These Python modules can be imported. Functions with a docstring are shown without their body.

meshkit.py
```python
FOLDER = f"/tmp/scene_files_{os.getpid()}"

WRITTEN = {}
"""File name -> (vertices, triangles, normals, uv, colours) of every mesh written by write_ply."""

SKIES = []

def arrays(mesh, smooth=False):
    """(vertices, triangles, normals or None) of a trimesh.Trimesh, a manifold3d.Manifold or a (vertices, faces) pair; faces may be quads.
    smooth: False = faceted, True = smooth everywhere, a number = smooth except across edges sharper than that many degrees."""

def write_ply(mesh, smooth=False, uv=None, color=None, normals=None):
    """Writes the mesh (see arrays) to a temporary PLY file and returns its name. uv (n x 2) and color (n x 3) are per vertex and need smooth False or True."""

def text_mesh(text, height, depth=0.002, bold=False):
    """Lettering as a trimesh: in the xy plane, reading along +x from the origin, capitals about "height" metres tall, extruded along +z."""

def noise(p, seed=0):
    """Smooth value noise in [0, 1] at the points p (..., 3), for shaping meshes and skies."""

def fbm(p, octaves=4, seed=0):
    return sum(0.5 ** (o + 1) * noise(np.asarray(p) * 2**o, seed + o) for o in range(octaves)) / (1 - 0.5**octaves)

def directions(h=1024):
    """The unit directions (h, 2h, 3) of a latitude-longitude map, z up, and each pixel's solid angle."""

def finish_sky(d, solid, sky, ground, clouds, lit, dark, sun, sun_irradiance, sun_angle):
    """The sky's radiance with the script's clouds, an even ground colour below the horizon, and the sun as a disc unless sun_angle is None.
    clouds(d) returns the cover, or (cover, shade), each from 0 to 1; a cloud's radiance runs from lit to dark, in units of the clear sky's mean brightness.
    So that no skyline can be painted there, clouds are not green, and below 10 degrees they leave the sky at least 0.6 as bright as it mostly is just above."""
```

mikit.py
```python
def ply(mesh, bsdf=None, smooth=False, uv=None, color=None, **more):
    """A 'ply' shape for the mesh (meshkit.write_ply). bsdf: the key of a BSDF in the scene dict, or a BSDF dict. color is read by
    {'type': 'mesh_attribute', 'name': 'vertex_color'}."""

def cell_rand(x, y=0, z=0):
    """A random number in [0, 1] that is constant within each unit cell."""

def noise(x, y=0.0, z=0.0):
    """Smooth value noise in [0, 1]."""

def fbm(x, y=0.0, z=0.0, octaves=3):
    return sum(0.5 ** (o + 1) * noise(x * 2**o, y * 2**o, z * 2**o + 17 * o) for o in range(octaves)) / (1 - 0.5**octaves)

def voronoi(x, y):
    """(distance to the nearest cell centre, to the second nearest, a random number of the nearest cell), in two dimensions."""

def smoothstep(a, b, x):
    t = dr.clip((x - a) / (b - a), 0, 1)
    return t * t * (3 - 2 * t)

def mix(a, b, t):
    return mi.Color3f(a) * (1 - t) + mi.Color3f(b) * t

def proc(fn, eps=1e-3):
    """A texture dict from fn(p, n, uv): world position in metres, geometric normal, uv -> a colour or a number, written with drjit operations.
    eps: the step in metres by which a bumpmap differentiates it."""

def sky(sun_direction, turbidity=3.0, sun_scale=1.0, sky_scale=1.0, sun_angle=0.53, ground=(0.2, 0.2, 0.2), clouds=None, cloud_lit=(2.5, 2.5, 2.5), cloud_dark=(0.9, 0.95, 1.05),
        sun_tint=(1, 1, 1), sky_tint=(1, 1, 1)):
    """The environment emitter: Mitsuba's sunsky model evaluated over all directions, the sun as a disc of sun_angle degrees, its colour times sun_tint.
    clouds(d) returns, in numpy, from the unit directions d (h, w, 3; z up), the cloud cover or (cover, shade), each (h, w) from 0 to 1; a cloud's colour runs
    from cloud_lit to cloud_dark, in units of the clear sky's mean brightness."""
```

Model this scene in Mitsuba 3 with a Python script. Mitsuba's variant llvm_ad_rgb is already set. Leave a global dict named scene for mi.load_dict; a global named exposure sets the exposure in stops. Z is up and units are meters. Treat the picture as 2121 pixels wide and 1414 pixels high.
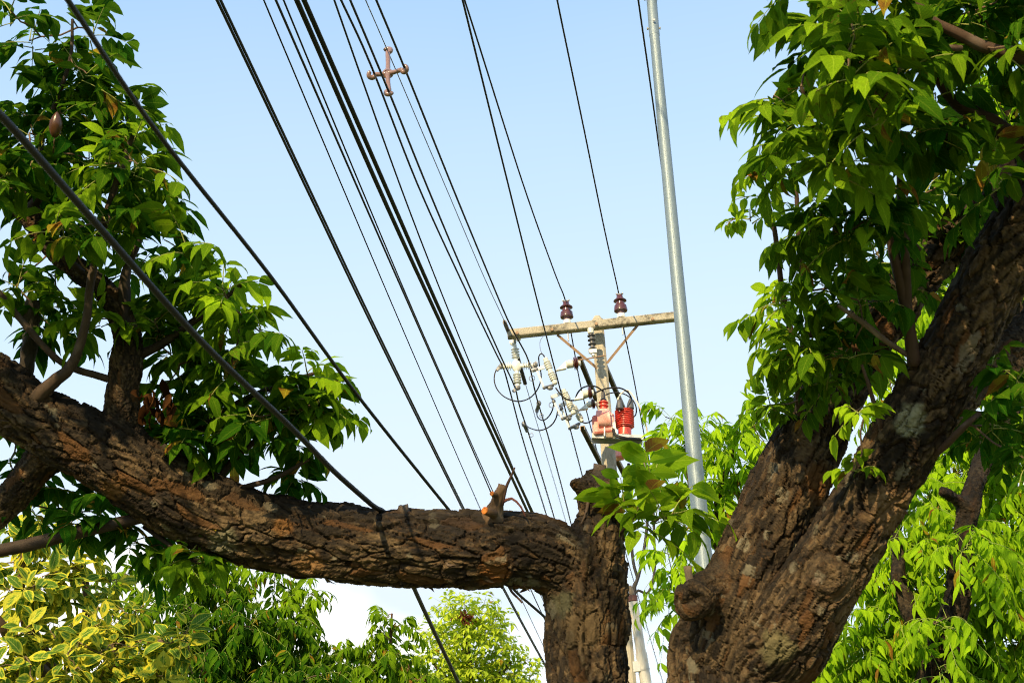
import math, random
import numpy as np
import trimesh
import drjit as dr
import mitsuba as mi
import mikit, meshkit
from scipy.spatial import cKDTree

T = mi.ScalarTransform4f
A = np.array
scene, labels = {'type': 'scene'}, {}

# ------------------------------------------------------------------ camera, sky, exposure
CAM, FWD, UP, RIGHT = A((0,0,1.6)), A((0,0.9063,0.4226)), A((0.0523,-0.422,0.9051)), A((0.9986,0.0221,-0.0474))
scene['camera'] = {'type': 'thinlens', 'fov': 39.6, 'fov_axis': 'x', 'near_clip': 0.05, 'far_clip': 2000.0,
                   'aperture_radius': 0.0022, 'focus_distance': 7.5,
                   'to_world': T().look_at(origin=CAM.tolist(), target=(CAM + FWD).tolist(), up=UP.tolist())}
SUN = A([-0.30, -0.82, 0.475])


def clouds(d):
    el = np.degrees(np.arcsin(np.clip(d[..., 2], -1, 1)))
    n = meshkit.fbm(d * A([7.0, 7.0, 9.0]), 5, seed=4)
    n2 = meshkit.fbm(d * A([3.0, 3.0, 5.0]), 4, seed=9)
    # a bank of fair weather cumulus low over the horizon, humid haze thickening downwards
    top = 14.5 + 13.0 * (n - 0.5) + 12.0 * (n2 - 0.5)
    bank = np.clip((top - el) / 1.5, 0, 1) * np.clip((n2 - 0.34) / 0.10, 0, 1)
    veil = 0.14 + 0.10 * np.clip((n2 - 0.35) / 0.4, 0, 1) + 0.72 * np.clip((42 - el) / 28, 0, 1)
    cover = np.clip(np.maximum(bank, veil), 0, 1)
    return cover, 1 - bank * np.clip(0.80 + 1.2 * (n - 0.5), 0.4, 1)


scene['sky'] = mikit.sky(SUN.tolist(), turbidity=3.0, sun_scale=1.08, sky_scale=2.3, clouds=clouds, cloud_lit=(1.35, 1.35, 1.35),
                         cloud_dark=(0.86, 0.92, 0.99), sun_tint=(1.0, 0.93, 0.74), sky_tint=(1.05, 1.07, 1.0), ground=(0.16, 0.17, 0.10))
exposure = 2.45


# ------------------------------------------------------------------ helpers: keys, labels, small meshes
def numbered(key):
    if key not in scene and key not in labels and not any(k.startswith(key + '__') for k in labels):
        return key
    i = 1
    while f'{key}_{i:03d}' in scene or f'{key}_{i:03d}' in labels:
        i += 1
    return f'{key}_{i:03d}'


_count = {}


def child(parent, name):
    base = f'{parent}__{name}'
    n = _count.get(base, 0)
    _count[base] = n + 1
    return base if n == 0 else f'{base}_{n:03d}'


def thing(name, label, cat, group=None, kind=None):
    key = numbered(name)
    labels[key] = {'label': label, 'category': cat}
    if group:
        labels[key]['group'] = group
    if kind:
        labels[key]['kind'] = kind
    return key


def part(parent, name, mesh, bsdf, smooth=35, label=None, kind=None, **kw):
    key = child(parent, name)
    scene[key] = mikit.ply(mesh, bsdf, smooth=smooth, **kw)
    if label or kind:
        labels[key] = {}
        if label:
            labels[key]['label'] = label
        if kind:
            labels[key]['kind'] = kind
    return key


def unit(v):
    v = np.asarray(v, float)
    return v / (np.linalg.norm(v, axis=-1, keepdims=True) + 1e-12)


def resample(pts, step):
    """Catmull-Rom through the rows of pts (any number of columns; the first three are the position), about one row per step metres."""
    p = np.asarray(pts, float)
    if len(p) == 2:
        n = max(2, int(np.ceil(np.linalg.norm(p[1, :3] - p[0, :3]) / step)) + 1)
        return p[0] + (p[1] - p[0]) * np.linspace(0, 1, n)[:, None]
    q = np.vstack([2 * p[0] - p[1], p, 2 * p[-1] - p[-2]])
    out = []
    for i in range(1, len(q) - 2):
        n = max(1, int(np.ceil(np.linalg.norm(q[i + 1, :3] - q[i, :3]) / step)))
        t = (np.arange(n) / n)[:, None]
        a, b, c, d = q[i - 1], q[i], q[i + 1], q[i + 2]
        out.append(0.5 * (2 * b + (c - a) * t + (2 * a - 5 * b + 4 * c - d) * t**2 + (3 * b - a - 3 * c + d) * t**3))
    return np.vstack(out + [p[-1:]])


def frames(c):
    t = unit(np.gradient(c, axis=0))
    u = np.zeros_like(c)
    a = A([0, 0, 1.0]) if abs(t[0, 2]) < 0.9 else A([1.0, 0, 0])
    u[0] = unit(np.cross(t[0], a))
    for i in range(1, len(c)):
        w = u[i - 1] - t[i] * (u[i - 1] @ t[i])
        u[i] = unit(w)
    return t, u, np.cross(t, u)


def tube(pts, r, n=8, cap=True):
    c = np.asarray(pts, float)[:, :3]
    r = np.broadcast_to(np.asarray(r, float), (len(c),))
    t, u, w = frames(c)
    a = np.arange(n) * 2 * np.pi / n
    ring = u[:, None] * np.cos(a)[None, :, None] + w[:, None] * np.sin(a)[None, :, None]
    v = (c[:, None] + ring * r[:, None, None]).reshape(-1, 3)
    i, j = np.meshgrid(np.arange(len(c) - 1), np.arange(n), indexing='ij')
    k = (j + 1) % n
    q = np.stack([i * n + j, i * n + k, (i + 1) * n + k, (i + 1) * n + j], -1).reshape(-1, 4)
    f = np.vstack([q[:, [0, 1, 2]], q[:, [0, 2, 3]]])
    if cap:
        m = len(v)
        v = np.vstack([v, c[:1], c[-1:]])
        jj = np.arange(n)
        kk = (jj + 1) % n
        f = np.vstack([f, np.stack([jj * 0 + m, kk, jj], 1), np.stack([jj * 0 + m + 1, (len(c) - 1) * n + jj, (len(c) - 1) * n + kk], 1)])
    return trimesh.Trimesh(v, f, process=False)


def lathe(p0, p1, prof, n=20):
    """prof: rows (t, r), t from 0 at p0 to 1 at p1, r in metres."""
    p0, p1 = A(p0, float)[:3], A(p1, float)[:3]
    prof = np.asarray(prof, float)
    z = unit(p1 - p0)
    x = unit(np.cross(z, [0, 0, 1.0] if abs(z[2]) < 0.9 else [1.0, 0, 0]))
    y = np.cross(z, x)
    a = np.arange(n) * 2 * np.pi / n
    ring = x * np.cos(a)[:, None] + y * np.sin(a)[:, None]
    c = p0 + (p1 - p0) * prof[:, :1]
    v = (c[:, None] + ring[None] * prof[:, 1][:, None, None]).reshape(-1, 3)
    m = len(prof)
    i, j = np.meshgrid(np.arange(m - 1), np.arange(n), indexing='ij')
    k = (j + 1) % n
    q = np.stack([i * n + j, i * n + k, (i + 1) * n + k, (i + 1) * n + j], -1).reshape(-1, 4)
    f = np.vstack([q[:, [0, 1, 2]], q[:, [0, 2, 3]]])
    b = len(v)
    v = np.vstack([v, c[:1], c[-1:]])
    jj = np.arange(n)
    kk = (jj + 1) % n
    f = np.vstack([f, np.stack([jj * 0 + b, kk, jj], 1), np.stack([jj * 0 + b + 1, (m - 1) * n + jj, (m - 1) * n + kk], 1)])
    return trimesh.Trimesh(v, f, process=False)


def frame_box(c, x, y, z, sx, sy, sz, chamfer=0.0):
    """A box with half sizes sx, sy, sz along the unit axes x, y, z, its edges chamfered."""
    m = trimesh.creation.box([2 * sx, 2 * sy, 2 * sz])
    if chamfer:
        k = A([[a, b, d] for a in (-1, 1) for b in (-1, 1) for d in (-1, 1)], float)
        pts = []
        for q in k:
            for ax in range(3):
                e = q * A([sx, sy, sz])
                e[[i for i in range(3) if i != ax]] -= q[[i for i in range(3) if i != ax]] * chamfer
                pts.append(e)
        m = trimesh.convex.convex_hull(A(pts))
    m.vertices = np.asarray(m.vertices) @ np.vstack([x, y, z]) + A(c, float)[:3]
    return m


def bar(p0, p1, w, h, side=None, chamfer=0.0):
    """A rectangular bar from p0 to p1, w wide along `side`, h deep."""
    p0, p1 = A(p0, float)[:3], A(p1, float)[:3]
    y = unit(p1 - p0)
    s = A(side if side is not None else RIGHT, float)
    x = unit(s - y * (s @ y))
    return frame_box((p0 + p1) / 2, x, y, np.cross(x, y), w / 2, np.linalg.norm(p1 - p0) / 2, h / 2, chamfer)


def cat(*ms):
    return trimesh.util.concatenate([m for m in ms])


def ball(c, r, sub=2, scale=(1, 1, 1)):
    m = trimesh.creation.icosphere(sub, r)
    m.vertices = np.asarray(m.vertices) * A(scale) + A(c, float)[:3]
    return m


# ------------------------------------------------------------------ materials
def two(d):
    return {'type': 'twosided', 'bsdf': d}


def rgb(*c):
    return {'type': 'rgb', 'value': list(map(float, c))}


VC = {'type': 'mesh_attribute', 'name': 'vertex_color'}


def pr(color, rough=0.5, metallic=0.0, spec=0.5, clear=0.0):
    return {'type': 'principled', 'base_color': color, 'roughness': rough, 'metallic': metallic, 'specular': spec, 'clearcoat': clear, 'clearcoat_gloss': 0.85}


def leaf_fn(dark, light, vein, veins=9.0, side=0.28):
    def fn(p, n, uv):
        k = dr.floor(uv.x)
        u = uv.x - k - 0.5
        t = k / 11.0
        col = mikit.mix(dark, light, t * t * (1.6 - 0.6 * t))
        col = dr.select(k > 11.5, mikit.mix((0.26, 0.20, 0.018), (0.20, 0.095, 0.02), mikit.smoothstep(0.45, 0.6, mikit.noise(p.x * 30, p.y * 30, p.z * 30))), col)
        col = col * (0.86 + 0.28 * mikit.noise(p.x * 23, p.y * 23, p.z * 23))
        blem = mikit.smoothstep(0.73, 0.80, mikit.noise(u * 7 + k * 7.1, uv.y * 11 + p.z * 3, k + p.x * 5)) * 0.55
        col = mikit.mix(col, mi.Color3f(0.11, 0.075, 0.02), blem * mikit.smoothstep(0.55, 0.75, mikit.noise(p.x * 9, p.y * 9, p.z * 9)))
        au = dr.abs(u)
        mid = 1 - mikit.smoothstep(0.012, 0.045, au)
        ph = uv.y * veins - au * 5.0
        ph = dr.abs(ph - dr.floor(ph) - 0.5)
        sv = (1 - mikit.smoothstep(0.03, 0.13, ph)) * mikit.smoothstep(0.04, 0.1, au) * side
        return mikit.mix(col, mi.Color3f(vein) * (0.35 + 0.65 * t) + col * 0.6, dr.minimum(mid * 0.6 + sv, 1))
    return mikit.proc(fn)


def leaf_mat(tex, rough=0.34, trans=0.95, eta=1.33):
    return {'type': 'principledthin', 'base_color': tex, 'roughness': rough, 'diff_trans': trans, 'eta': eta, 'spec_trans': 0.0}


def ficus_fn(p, n, uv):
    k = dr.floor(uv.x)
    u = dr.abs(uv.x - k - 0.5) * 2
    s = dr.select(uv.x - k > 0.5, 7.3, 0.0)
    q = uv.y * 9 - u * 2.6
    w = 0.60 * mikit.noise(q + k * 3.1, k + s, u * 1.5) + 0.40 * mikit.noise(q * 2.3 + k * 5.7, k + s + 11, u * 2.5)
    r = mikit.cell_rand(k, 9, 2)
    e = dr.minimum(1 - u, dr.minimum(uv.y * 2.0, (1 - uv.y) * 2.4)) - 0.02 - w * (0.25 + 0.55 * r) - 0.30 * r * r
    g = mikit.smoothstep(-0.06, 0.08, e)
    deep = mikit.smoothstep(0.06, 0.24, e + 0.45 * (mikit.noise(q * 1.2 + k, u * 3, k) - 0.5))
    yellow = mikit.mix((0.60, 0.56, 0.040), (0.46, 0.49, 0.05), mikit.cell_rand(k, 3, 5))
    green = mikit.mix((0.19, 0.31, 0.035), (0.070, 0.170, 0.025), deep)
    mid = 1 - mikit.smoothstep(0.02, 0.07, u)
    ph = uv.y * 12 - u * 2.5
    ph = dr.abs(ph - dr.floor(ph) - 0.5)
    sv = (1 - mikit.smoothstep(0.03, 0.14, ph)) * 0.25
    return mikit.mix(mikit.mix(yellow, green, g), (0.55, 0.58, 0.14), dr.minimum(mid * 0.7 + sv, 1))


MAT = {
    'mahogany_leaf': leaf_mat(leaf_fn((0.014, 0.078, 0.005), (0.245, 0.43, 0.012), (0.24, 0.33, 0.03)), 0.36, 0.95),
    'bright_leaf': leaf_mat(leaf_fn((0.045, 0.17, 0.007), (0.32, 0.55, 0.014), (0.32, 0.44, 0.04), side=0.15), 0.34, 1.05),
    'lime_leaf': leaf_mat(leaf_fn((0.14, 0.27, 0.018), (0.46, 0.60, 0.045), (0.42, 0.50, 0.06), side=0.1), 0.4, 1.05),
    'ficus_leaf': leaf_mat(mikit.proc(ficus_fn), 0.36, 0.8),
    'dead_leaf': leaf_mat(VC, 0.6, 0.5),
    'bark': None,
    'twig': two(pr(VC, 0.75, spec=0.3)),
}


def bark_bump(p, n, uv):
    return 0.0048 * mikit.fbm(p.x * 80, p.y * 80, p.z * 80, 3) + 0.0034 * mikit.fbm(p.x * 230, p.y * 230, p.z * 230, 2)


MAT['bark'] = two({'type': 'bumpmap', 'arbitrary': mikit.proc(bark_bump, eps=8e-4), 'scale': 1.0, 'bsdf': pr(VC, 0.85, spec=0.25)})


def concrete_fn(p, n, uv):
    a = mikit.fbm(p.x * 6, p.y * 6, p.z * 2.0, 4)
    b = mikit.fbm(p.x * 26 + 5, p.y * 26, p.z * 9, 3)
    c = mikit.mix((0.29, 0.275, 0.22), (0.39, 0.375, 0.31), a)
    return mikit.mix(c, (0.16, 0.145, 0.11), mikit.smoothstep(0.50, 0.72, b) * mikit.smoothstep(0.40, 0.6, a) * 0.5)


def arm_fn(p, n, uv):
    a = mikit.fbm(p.x * 9, p.y * 9, p.z * 9, 4)
    b = mikit.fbm(p.x * 55 + 5, p.y * 20, p.z * 30, 3)
    c = mikit.mix((0.25, 0.24, 0.19), (0.37, 0.36, 0.305), b)
    return mikit.mix(c, (0.055, 0.052, 0.043), mikit.smoothstep(0.44, 0.66, a) * mikit.smoothstep(0.3, 0.6, b) * 0.8)


def galv_fn(p, n, uv):
    v = mikit.voronoi(p.x * 60 + p.y * 60, p.z * 45)[2]
    w = mikit.fbm(p.x * 14, p.y * 14, p.z * 3, 3)
    return mikit.mix((0.120, 0.178, 0.225), (0.175, 0.235, 0.285), 0.18 * v + 0.82 * w)


def steel_fn(p, n, uv):
    a = mikit.fbm(p.x * 11, p.y * 11, p.z * 11, 4)
    return mikit.mix((0.11, 0.10, 0.08), (0.22, 0.16, 0.10), mikit.smoothstep(0.4, 0.7, a))


def pipe_fn(p, n, uv):
    a = mikit.fbm(p.x * 7, p.y * 7, p.z * 2.5, 4)
    b = mikit.fbm(p.x * 30, p.y * 30, p.z * 12, 3)
    c = mikit.mix((0.46, 0.48, 0.48), (0.37, 0.38, 0.37), a)
    return mikit.mix(c, (0.42, 0.33, 0.22), mikit.smoothstep(0.62, 0.8, b) * 0.7)


def pink_fn(p, n, uv):
    a = mikit.fbm(p.x * 9, p.y * 9, p.z * 5, 3)
    return mikit.mix((0.60, 0.17, 0.14), (0.74, 0.42, 0.37), mikit.smoothstep(0.35, 0.65, a))


def cut_fn(p, n, uv):
    a = mikit.fbm(p.x * 160, p.y * 60, p.z * 160, 3)
    return mikit.mix((0.46, 0.15, 0.018), (0.20, 0.060, 0.012), mikit.smoothstep(0.42, 0.66, a))


def ground_fn(p, n, uv):
    a = mikit.fbm(p.x * 0.8, p.y * 0.8, 0, 4)
    b = mikit.fbm(p.x * 14, p.y * 14, 0, 3)
    g = mikit.mix((0.05, 0.09, 0.02), (0.11, 0.16, 0.04), b)
    return mikit.mix(g, (0.20, 0.15, 0.10), mikit.smoothstep(0.5, 0.65, a))


MAT.update({
    'concrete': two(pr(mikit.proc(concrete_fn), 0.9, spec=0.2)),
    'crossarm_concrete': two(pr(mikit.proc(arm_fn), 0.9, spec=0.2)),
    'galvanised': two(pr(mikit.proc(galv_fn), 0.5, metallic=0.3, spec=0.5)),
    'zinc': two(pr(rgb(0.36, 0.375, 0.38), 0.4, metallic=0.4)),
    'dark_steel': two(pr(mikit.proc(steel_fn), 0.6, metallic=0.3)),
    'rust': two(pr(rgb(0.24, 0.165, 0.105), 0.75)),
    'pipe_paint': two(pr(mikit.proc(pipe_fn), 0.5)),
    'brown_porcelain': two(pr(rgb(0.060, 0.014, 0.012), 0.16, spec=0.6, clear=0.6)),
    'spacer_glaze': two(pr(rgb(0.17, 0.105, 0.09), 0.13, spec=0.7, clear=0.8)),
    'grey_porcelain': two(pr(rgb(0.50, 0.52, 0.48), 0.22, spec=0.5, clear=0.4)),
    'white_polymer': two(pr(rgb(0.58, 0.61, 0.60), 0.35)),
    'black_rubber': two(pr(rgb(0.022, 0.022, 0.026), 0.5)),
    'grey_rubber': two(pr(rgb(0.06, 0.065, 0.075), 0.5)),
    'cable': two(pr(rgb(0.006, 0.008, 0.011), 0.5, spec=0.3)),
    'cable_grey': two(pr(rgb(0.012, 0.013, 0.015), 0.55, spec=0.3)),
    'bare_wire': two(pr(rgb(0.16, 0.17, 0.18), 0.45, metallic=0.5)),
    'cream_cable': two(pr(rgb(0.62, 0.58, 0.47), 0.5)),
    'pink_resin': two(pr(mikit.proc(pink_fn), 0.45)),
    'red_resin': two(pr(rgb(0.50, 0.055, 0.034), 0.35, clear=0.2)),
    'fresh_cut': two(pr(mikit.proc(cut_fn), 0.75)),
    'pod_husk': two(pr(rgb(0.050, 0.020, 0.007), 0.32)),
    'rust_cap': two(pr(rgb(0.085, 0.030, 0.022), 0.6)),
    'ground_soil': two(pr(mikit.proc(ground_fn), 0.95, spec=0.1)),
})
for k, v in MAT.items():
    scene[k + '_material'] = v
M = {k: k + '_material' for k in MAT}

# ------------------------------------------------------------------ the ground
g = trimesh.creation.box([1, 1, 1])
xs = np.concatenate([-np.geomspace(900, 3, 14), [0], np.geomspace(3, 900, 14)])
gx, gy = np.meshgrid(xs, xs + 10, indexing='ij')
gz = 0.10 * (meshkit.fbm(np.stack([gx * 0.3, gy * 0.3, gx * 0], -1), 3, seed=2) - 0.5) * (np.hypot(gx, gy - 10) < 60)
nn = len(xs)
ii, jj = np.meshgrid(np.arange(nn - 1), np.arange(nn - 1), indexing='ij')
gq = np.stack([ii * nn + jj, (ii + 1) * nn + jj, (ii + 1) * nn + jj + 1, ii * nn + jj + 1], -1).reshape(-1, 4)
scene['ground'] = mikit.ply((np.stack([gx, gy, gz], -1).reshape(-1, 3), gq), M['ground_soil'], smooth=True)
labels['ground'] = {'label': 'grass and bare soil verge under the trees', 'category': 'ground', 'kind': 'structure'}


# ------------------------------------------------------------------ bark: a signed distance field of limbs, surface nets, displaced plates
class Chain:
    def __init__(self, pts, seed, step=0.03):
        p = resample(pts, step)
        self.c, self.r, self.seed = p[:, :3], p[:, 3], seed
        self.s = np.concatenate([[0], np.cumsum(np.linalg.norm(np.diff(self.c, axis=0), axis=1))])
        self.t, self.u, self.w = frames(self.c)
        m = self.r.max() + 0.13
        self.lo, self.hi = self.c.min(0) - m, self.c.max(0) + m

    def near(self, P):
        return ((P > self.lo) & (P < self.hi)).all(1)

    def dist(self, P, full=False):
        d2, i = cKDTree(self.c).query(P)
        best = np.full(len(P), 1e9)
        bs, bi, bt = np.zeros(len(P)), np.zeros(len(P), int), np.zeros(len(P))
        for o in (-1, 0):
            a = np.clip(i + o, 0, len(self.c) - 2)
            A0, B0 = self.c[a], self.c[a + 1]
            ab = B0 - A0
            h = np.clip(((P - A0) * ab).sum(1) / ((ab * ab).sum(1) + 1e-12), 0, 1)
            d = np.linalg.norm(P - A0 - ab * h[:, None], axis=1) - (self.r[a] + (self.r[a + 1] - self.r[a]) * h)
            m = d < best
            best[m], bi[m], bt[m] = d[m], a[m], h[m]
        if not full:
            return best
        a, h = bi, bt
        c = self.c[a] + (self.c[a + 1] - self.c[a]) * h[:, None]
        q = P - c
        mixv = lambda v: unit(v[a] + (v[a + 1] - v[a]) * h[:, None])
        s = self.s[a] + (self.s[a + 1] - self.s[a]) * h
        return best, s, (q * mixv(self.u)).sum(1), (q * mixv(self.w)).sum(1), mixv(self.t)


def smin(a, b, k):
    h = np.clip(0.5 + 0.5 * (b - a) / k, 0, 1)
    return b + (a - b) * h - k * h * (1 - h)


def field(P, chains, k=0.042):
    d = np.full(len(P), 9.0)
    for c in chains:
        m = c.near(P)
        if m.any():
            d[m] = smin(d[m], c.dist(P[m]), k)
    return d


def surface_nets(chains, cell):
    allc = np.vstack([c.c for c in chains])
    rad = max(c.r.max() for c in chains) + 0.05
    lo, hi = allc.min(0) - rad, allc.max(0) + rad
    B = 10
    nb = np.ceil((hi - lo) / (cell * B)).astype(int) + 1
    bi = np.stack(np.meshgrid(*[np.arange(k) for k in nb], indexing='ij'), -1).reshape(-1, 3)
    centre = lo + (bi + 0.5) * B * cell
    f0 = field(centre, chains)
    keep = bi[np.abs(f0) < B * cell * 0.87 + 0.02]
    inside = bi[f0 <= -(B * cell * 0.87 + 0.02)]
    F = np.full(tuple(nb * B), 1.0, np.float32)
    for b in inside:
        F[b[0] * B:(b[0] + 1) * B, b[1] * B:(b[1] + 1) * B, b[2] * B:(b[2] + 1) * B] = -1
    loc = np.stack(np.meshgrid(*[np.arange(B)] * 3, indexing='ij'), -1).reshape(-1, 3)
    idx = (keep[:, None] * B + loc[None]).reshape(-1, 3)
    F[idx[:, 0], idx[:, 1], idx[:, 2]] = field(lo + idx * cell, chains)
    neg = F < 0
    cnt = np.zeros(tuple(A(F.shape) - 1), np.int8)
    corners = [(a, b, c) for a in (0, 1) for b in (0, 1) for c in (0, 1)]
    sl = lambda o: tuple(slice(o[k], F.shape[k] - 1 + o[k]) for k in range(3))
    for o in corners:
        cnt += neg[sl(o)]
    act = np.argwhere((cnt > 0) & (cnt < 8))
    vid = np.full(cnt.shape, -1, np.int32)
    vid[act[:, 0], act[:, 1], act[:, 2]] = np.arange(len(act))
    acc, num = np.zeros((len(act), 3)), np.zeros(len(act))
    for o in corners:
        for ax in range(3):
            if o[ax]:
                continue
            o2 = list(o)
            o2[ax] = 1
            fa = F[act[:, 0] + o[0], act[:, 1] + o[1], act[:, 2] + o[2]]
            fb = F[act[:, 0] + o2[0], act[:, 1] + o2[1], act[:, 2] + o2[2]]
            m = (fa < 0) != (fb < 0)
            t = fa / (fa - fb + 1e-20)
            p = np.tile(A(o, float), (len(act), 1))
            p[:, ax] += t
            acc[m] += p[m]
            num[m] += 1
    V = lo + (act + acc / num[:, None]) * cell
    quads = []
    for ax in range(3):
        b, c = (ax + 1) % 3, (ax + 2) % 3
        s0, s1 = [slice(1, -1)] * 3, [slice(1, -1)] * 3
        s0[ax], s1[ax] = slice(0, -1), slice(1, None)
        n0, n1 = neg[tuple(s0)], neg[tuple(s1)]
        e = np.argwhere(n0 != n1)
        flip = n0[e[:, 0], e[:, 1], e[:, 2]]
        e = e + A([0 if k == ax else 1 for k in range(3)])
        def at(db, dc):
            x = e.copy()
            x[:, b] -= db
            x[:, c] -= dc
            return vid[x[:, 0], x[:, 1], x[:, 2]]
        q = np.stack([at(1, 1), at(0, 1), at(0, 0), at(1, 0)], 1)
        q = np.where(flip[:, None], q, q[:, ::-1])
        quads.append(q[(q >= 0).all(1)])
    Q = np.vstack(quads)
    return V, np.vstack([Q[:, [0, 1, 2]], Q[:, [0, 2, 3]]])


def vnormals(v, f):
    n = np.zeros_like(v)
    fn = np.cross(v[f[:, 1]] - v[f[:, 0]], v[f[:, 2]] - v[f[:, 0]])
    for k in range(3):
        np.add.at(n, f[:, k], fn)
    return unit(n)


def hash3(i, seed):
    h = (i[..., 0] * 374761393 + i[..., 1] * 668265263 + i[..., 2] * 2147483647 + seed * 144665) & 0xFFFFFFFF
    h = ((h ^ (h >> 13)) * 1274126177) & 0xFFFFFFFF
    return h ^ (h >> 16)


def worley(P, seed=0):
    """(F1, F2, a random number of the nearest cell, the offset from its centre)."""
    i0 = np.floor(P).astype(np.int64)
    f1, f2 = np.full(len(P), 9.0), np.full(len(P), 9.0)
    rid, off = np.zeros(len(P)), np.zeros_like(P)
    for o in np.ndindex(3, 3, 3):
        i = i0 + A(o) - 1
        h = hash3(i, seed)
        j = np.stack([h & 1023, (h >> 10) & 1023, (h >> 20) & 1023], -1) / 1023.0
        d = P - i - j
        r = np.sqrt((d * d).sum(1))
        m = r < f1
        f2 = np.where(m, f1, np.minimum(f2, r))
        f1 = np.where(m, r, f1)
        rid = np.where(m, (h * 2654435761 >> 7 & 0xFFFF) / 65535.0, rid)
        off = np.where(m[:, None], d, off)
    return f1, f2, rid, off


def sstep(a, b, x):
    t = np.clip((x - a) / (b - a), 0, 1)
    return t * t * (3 - 2 * t)


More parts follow.
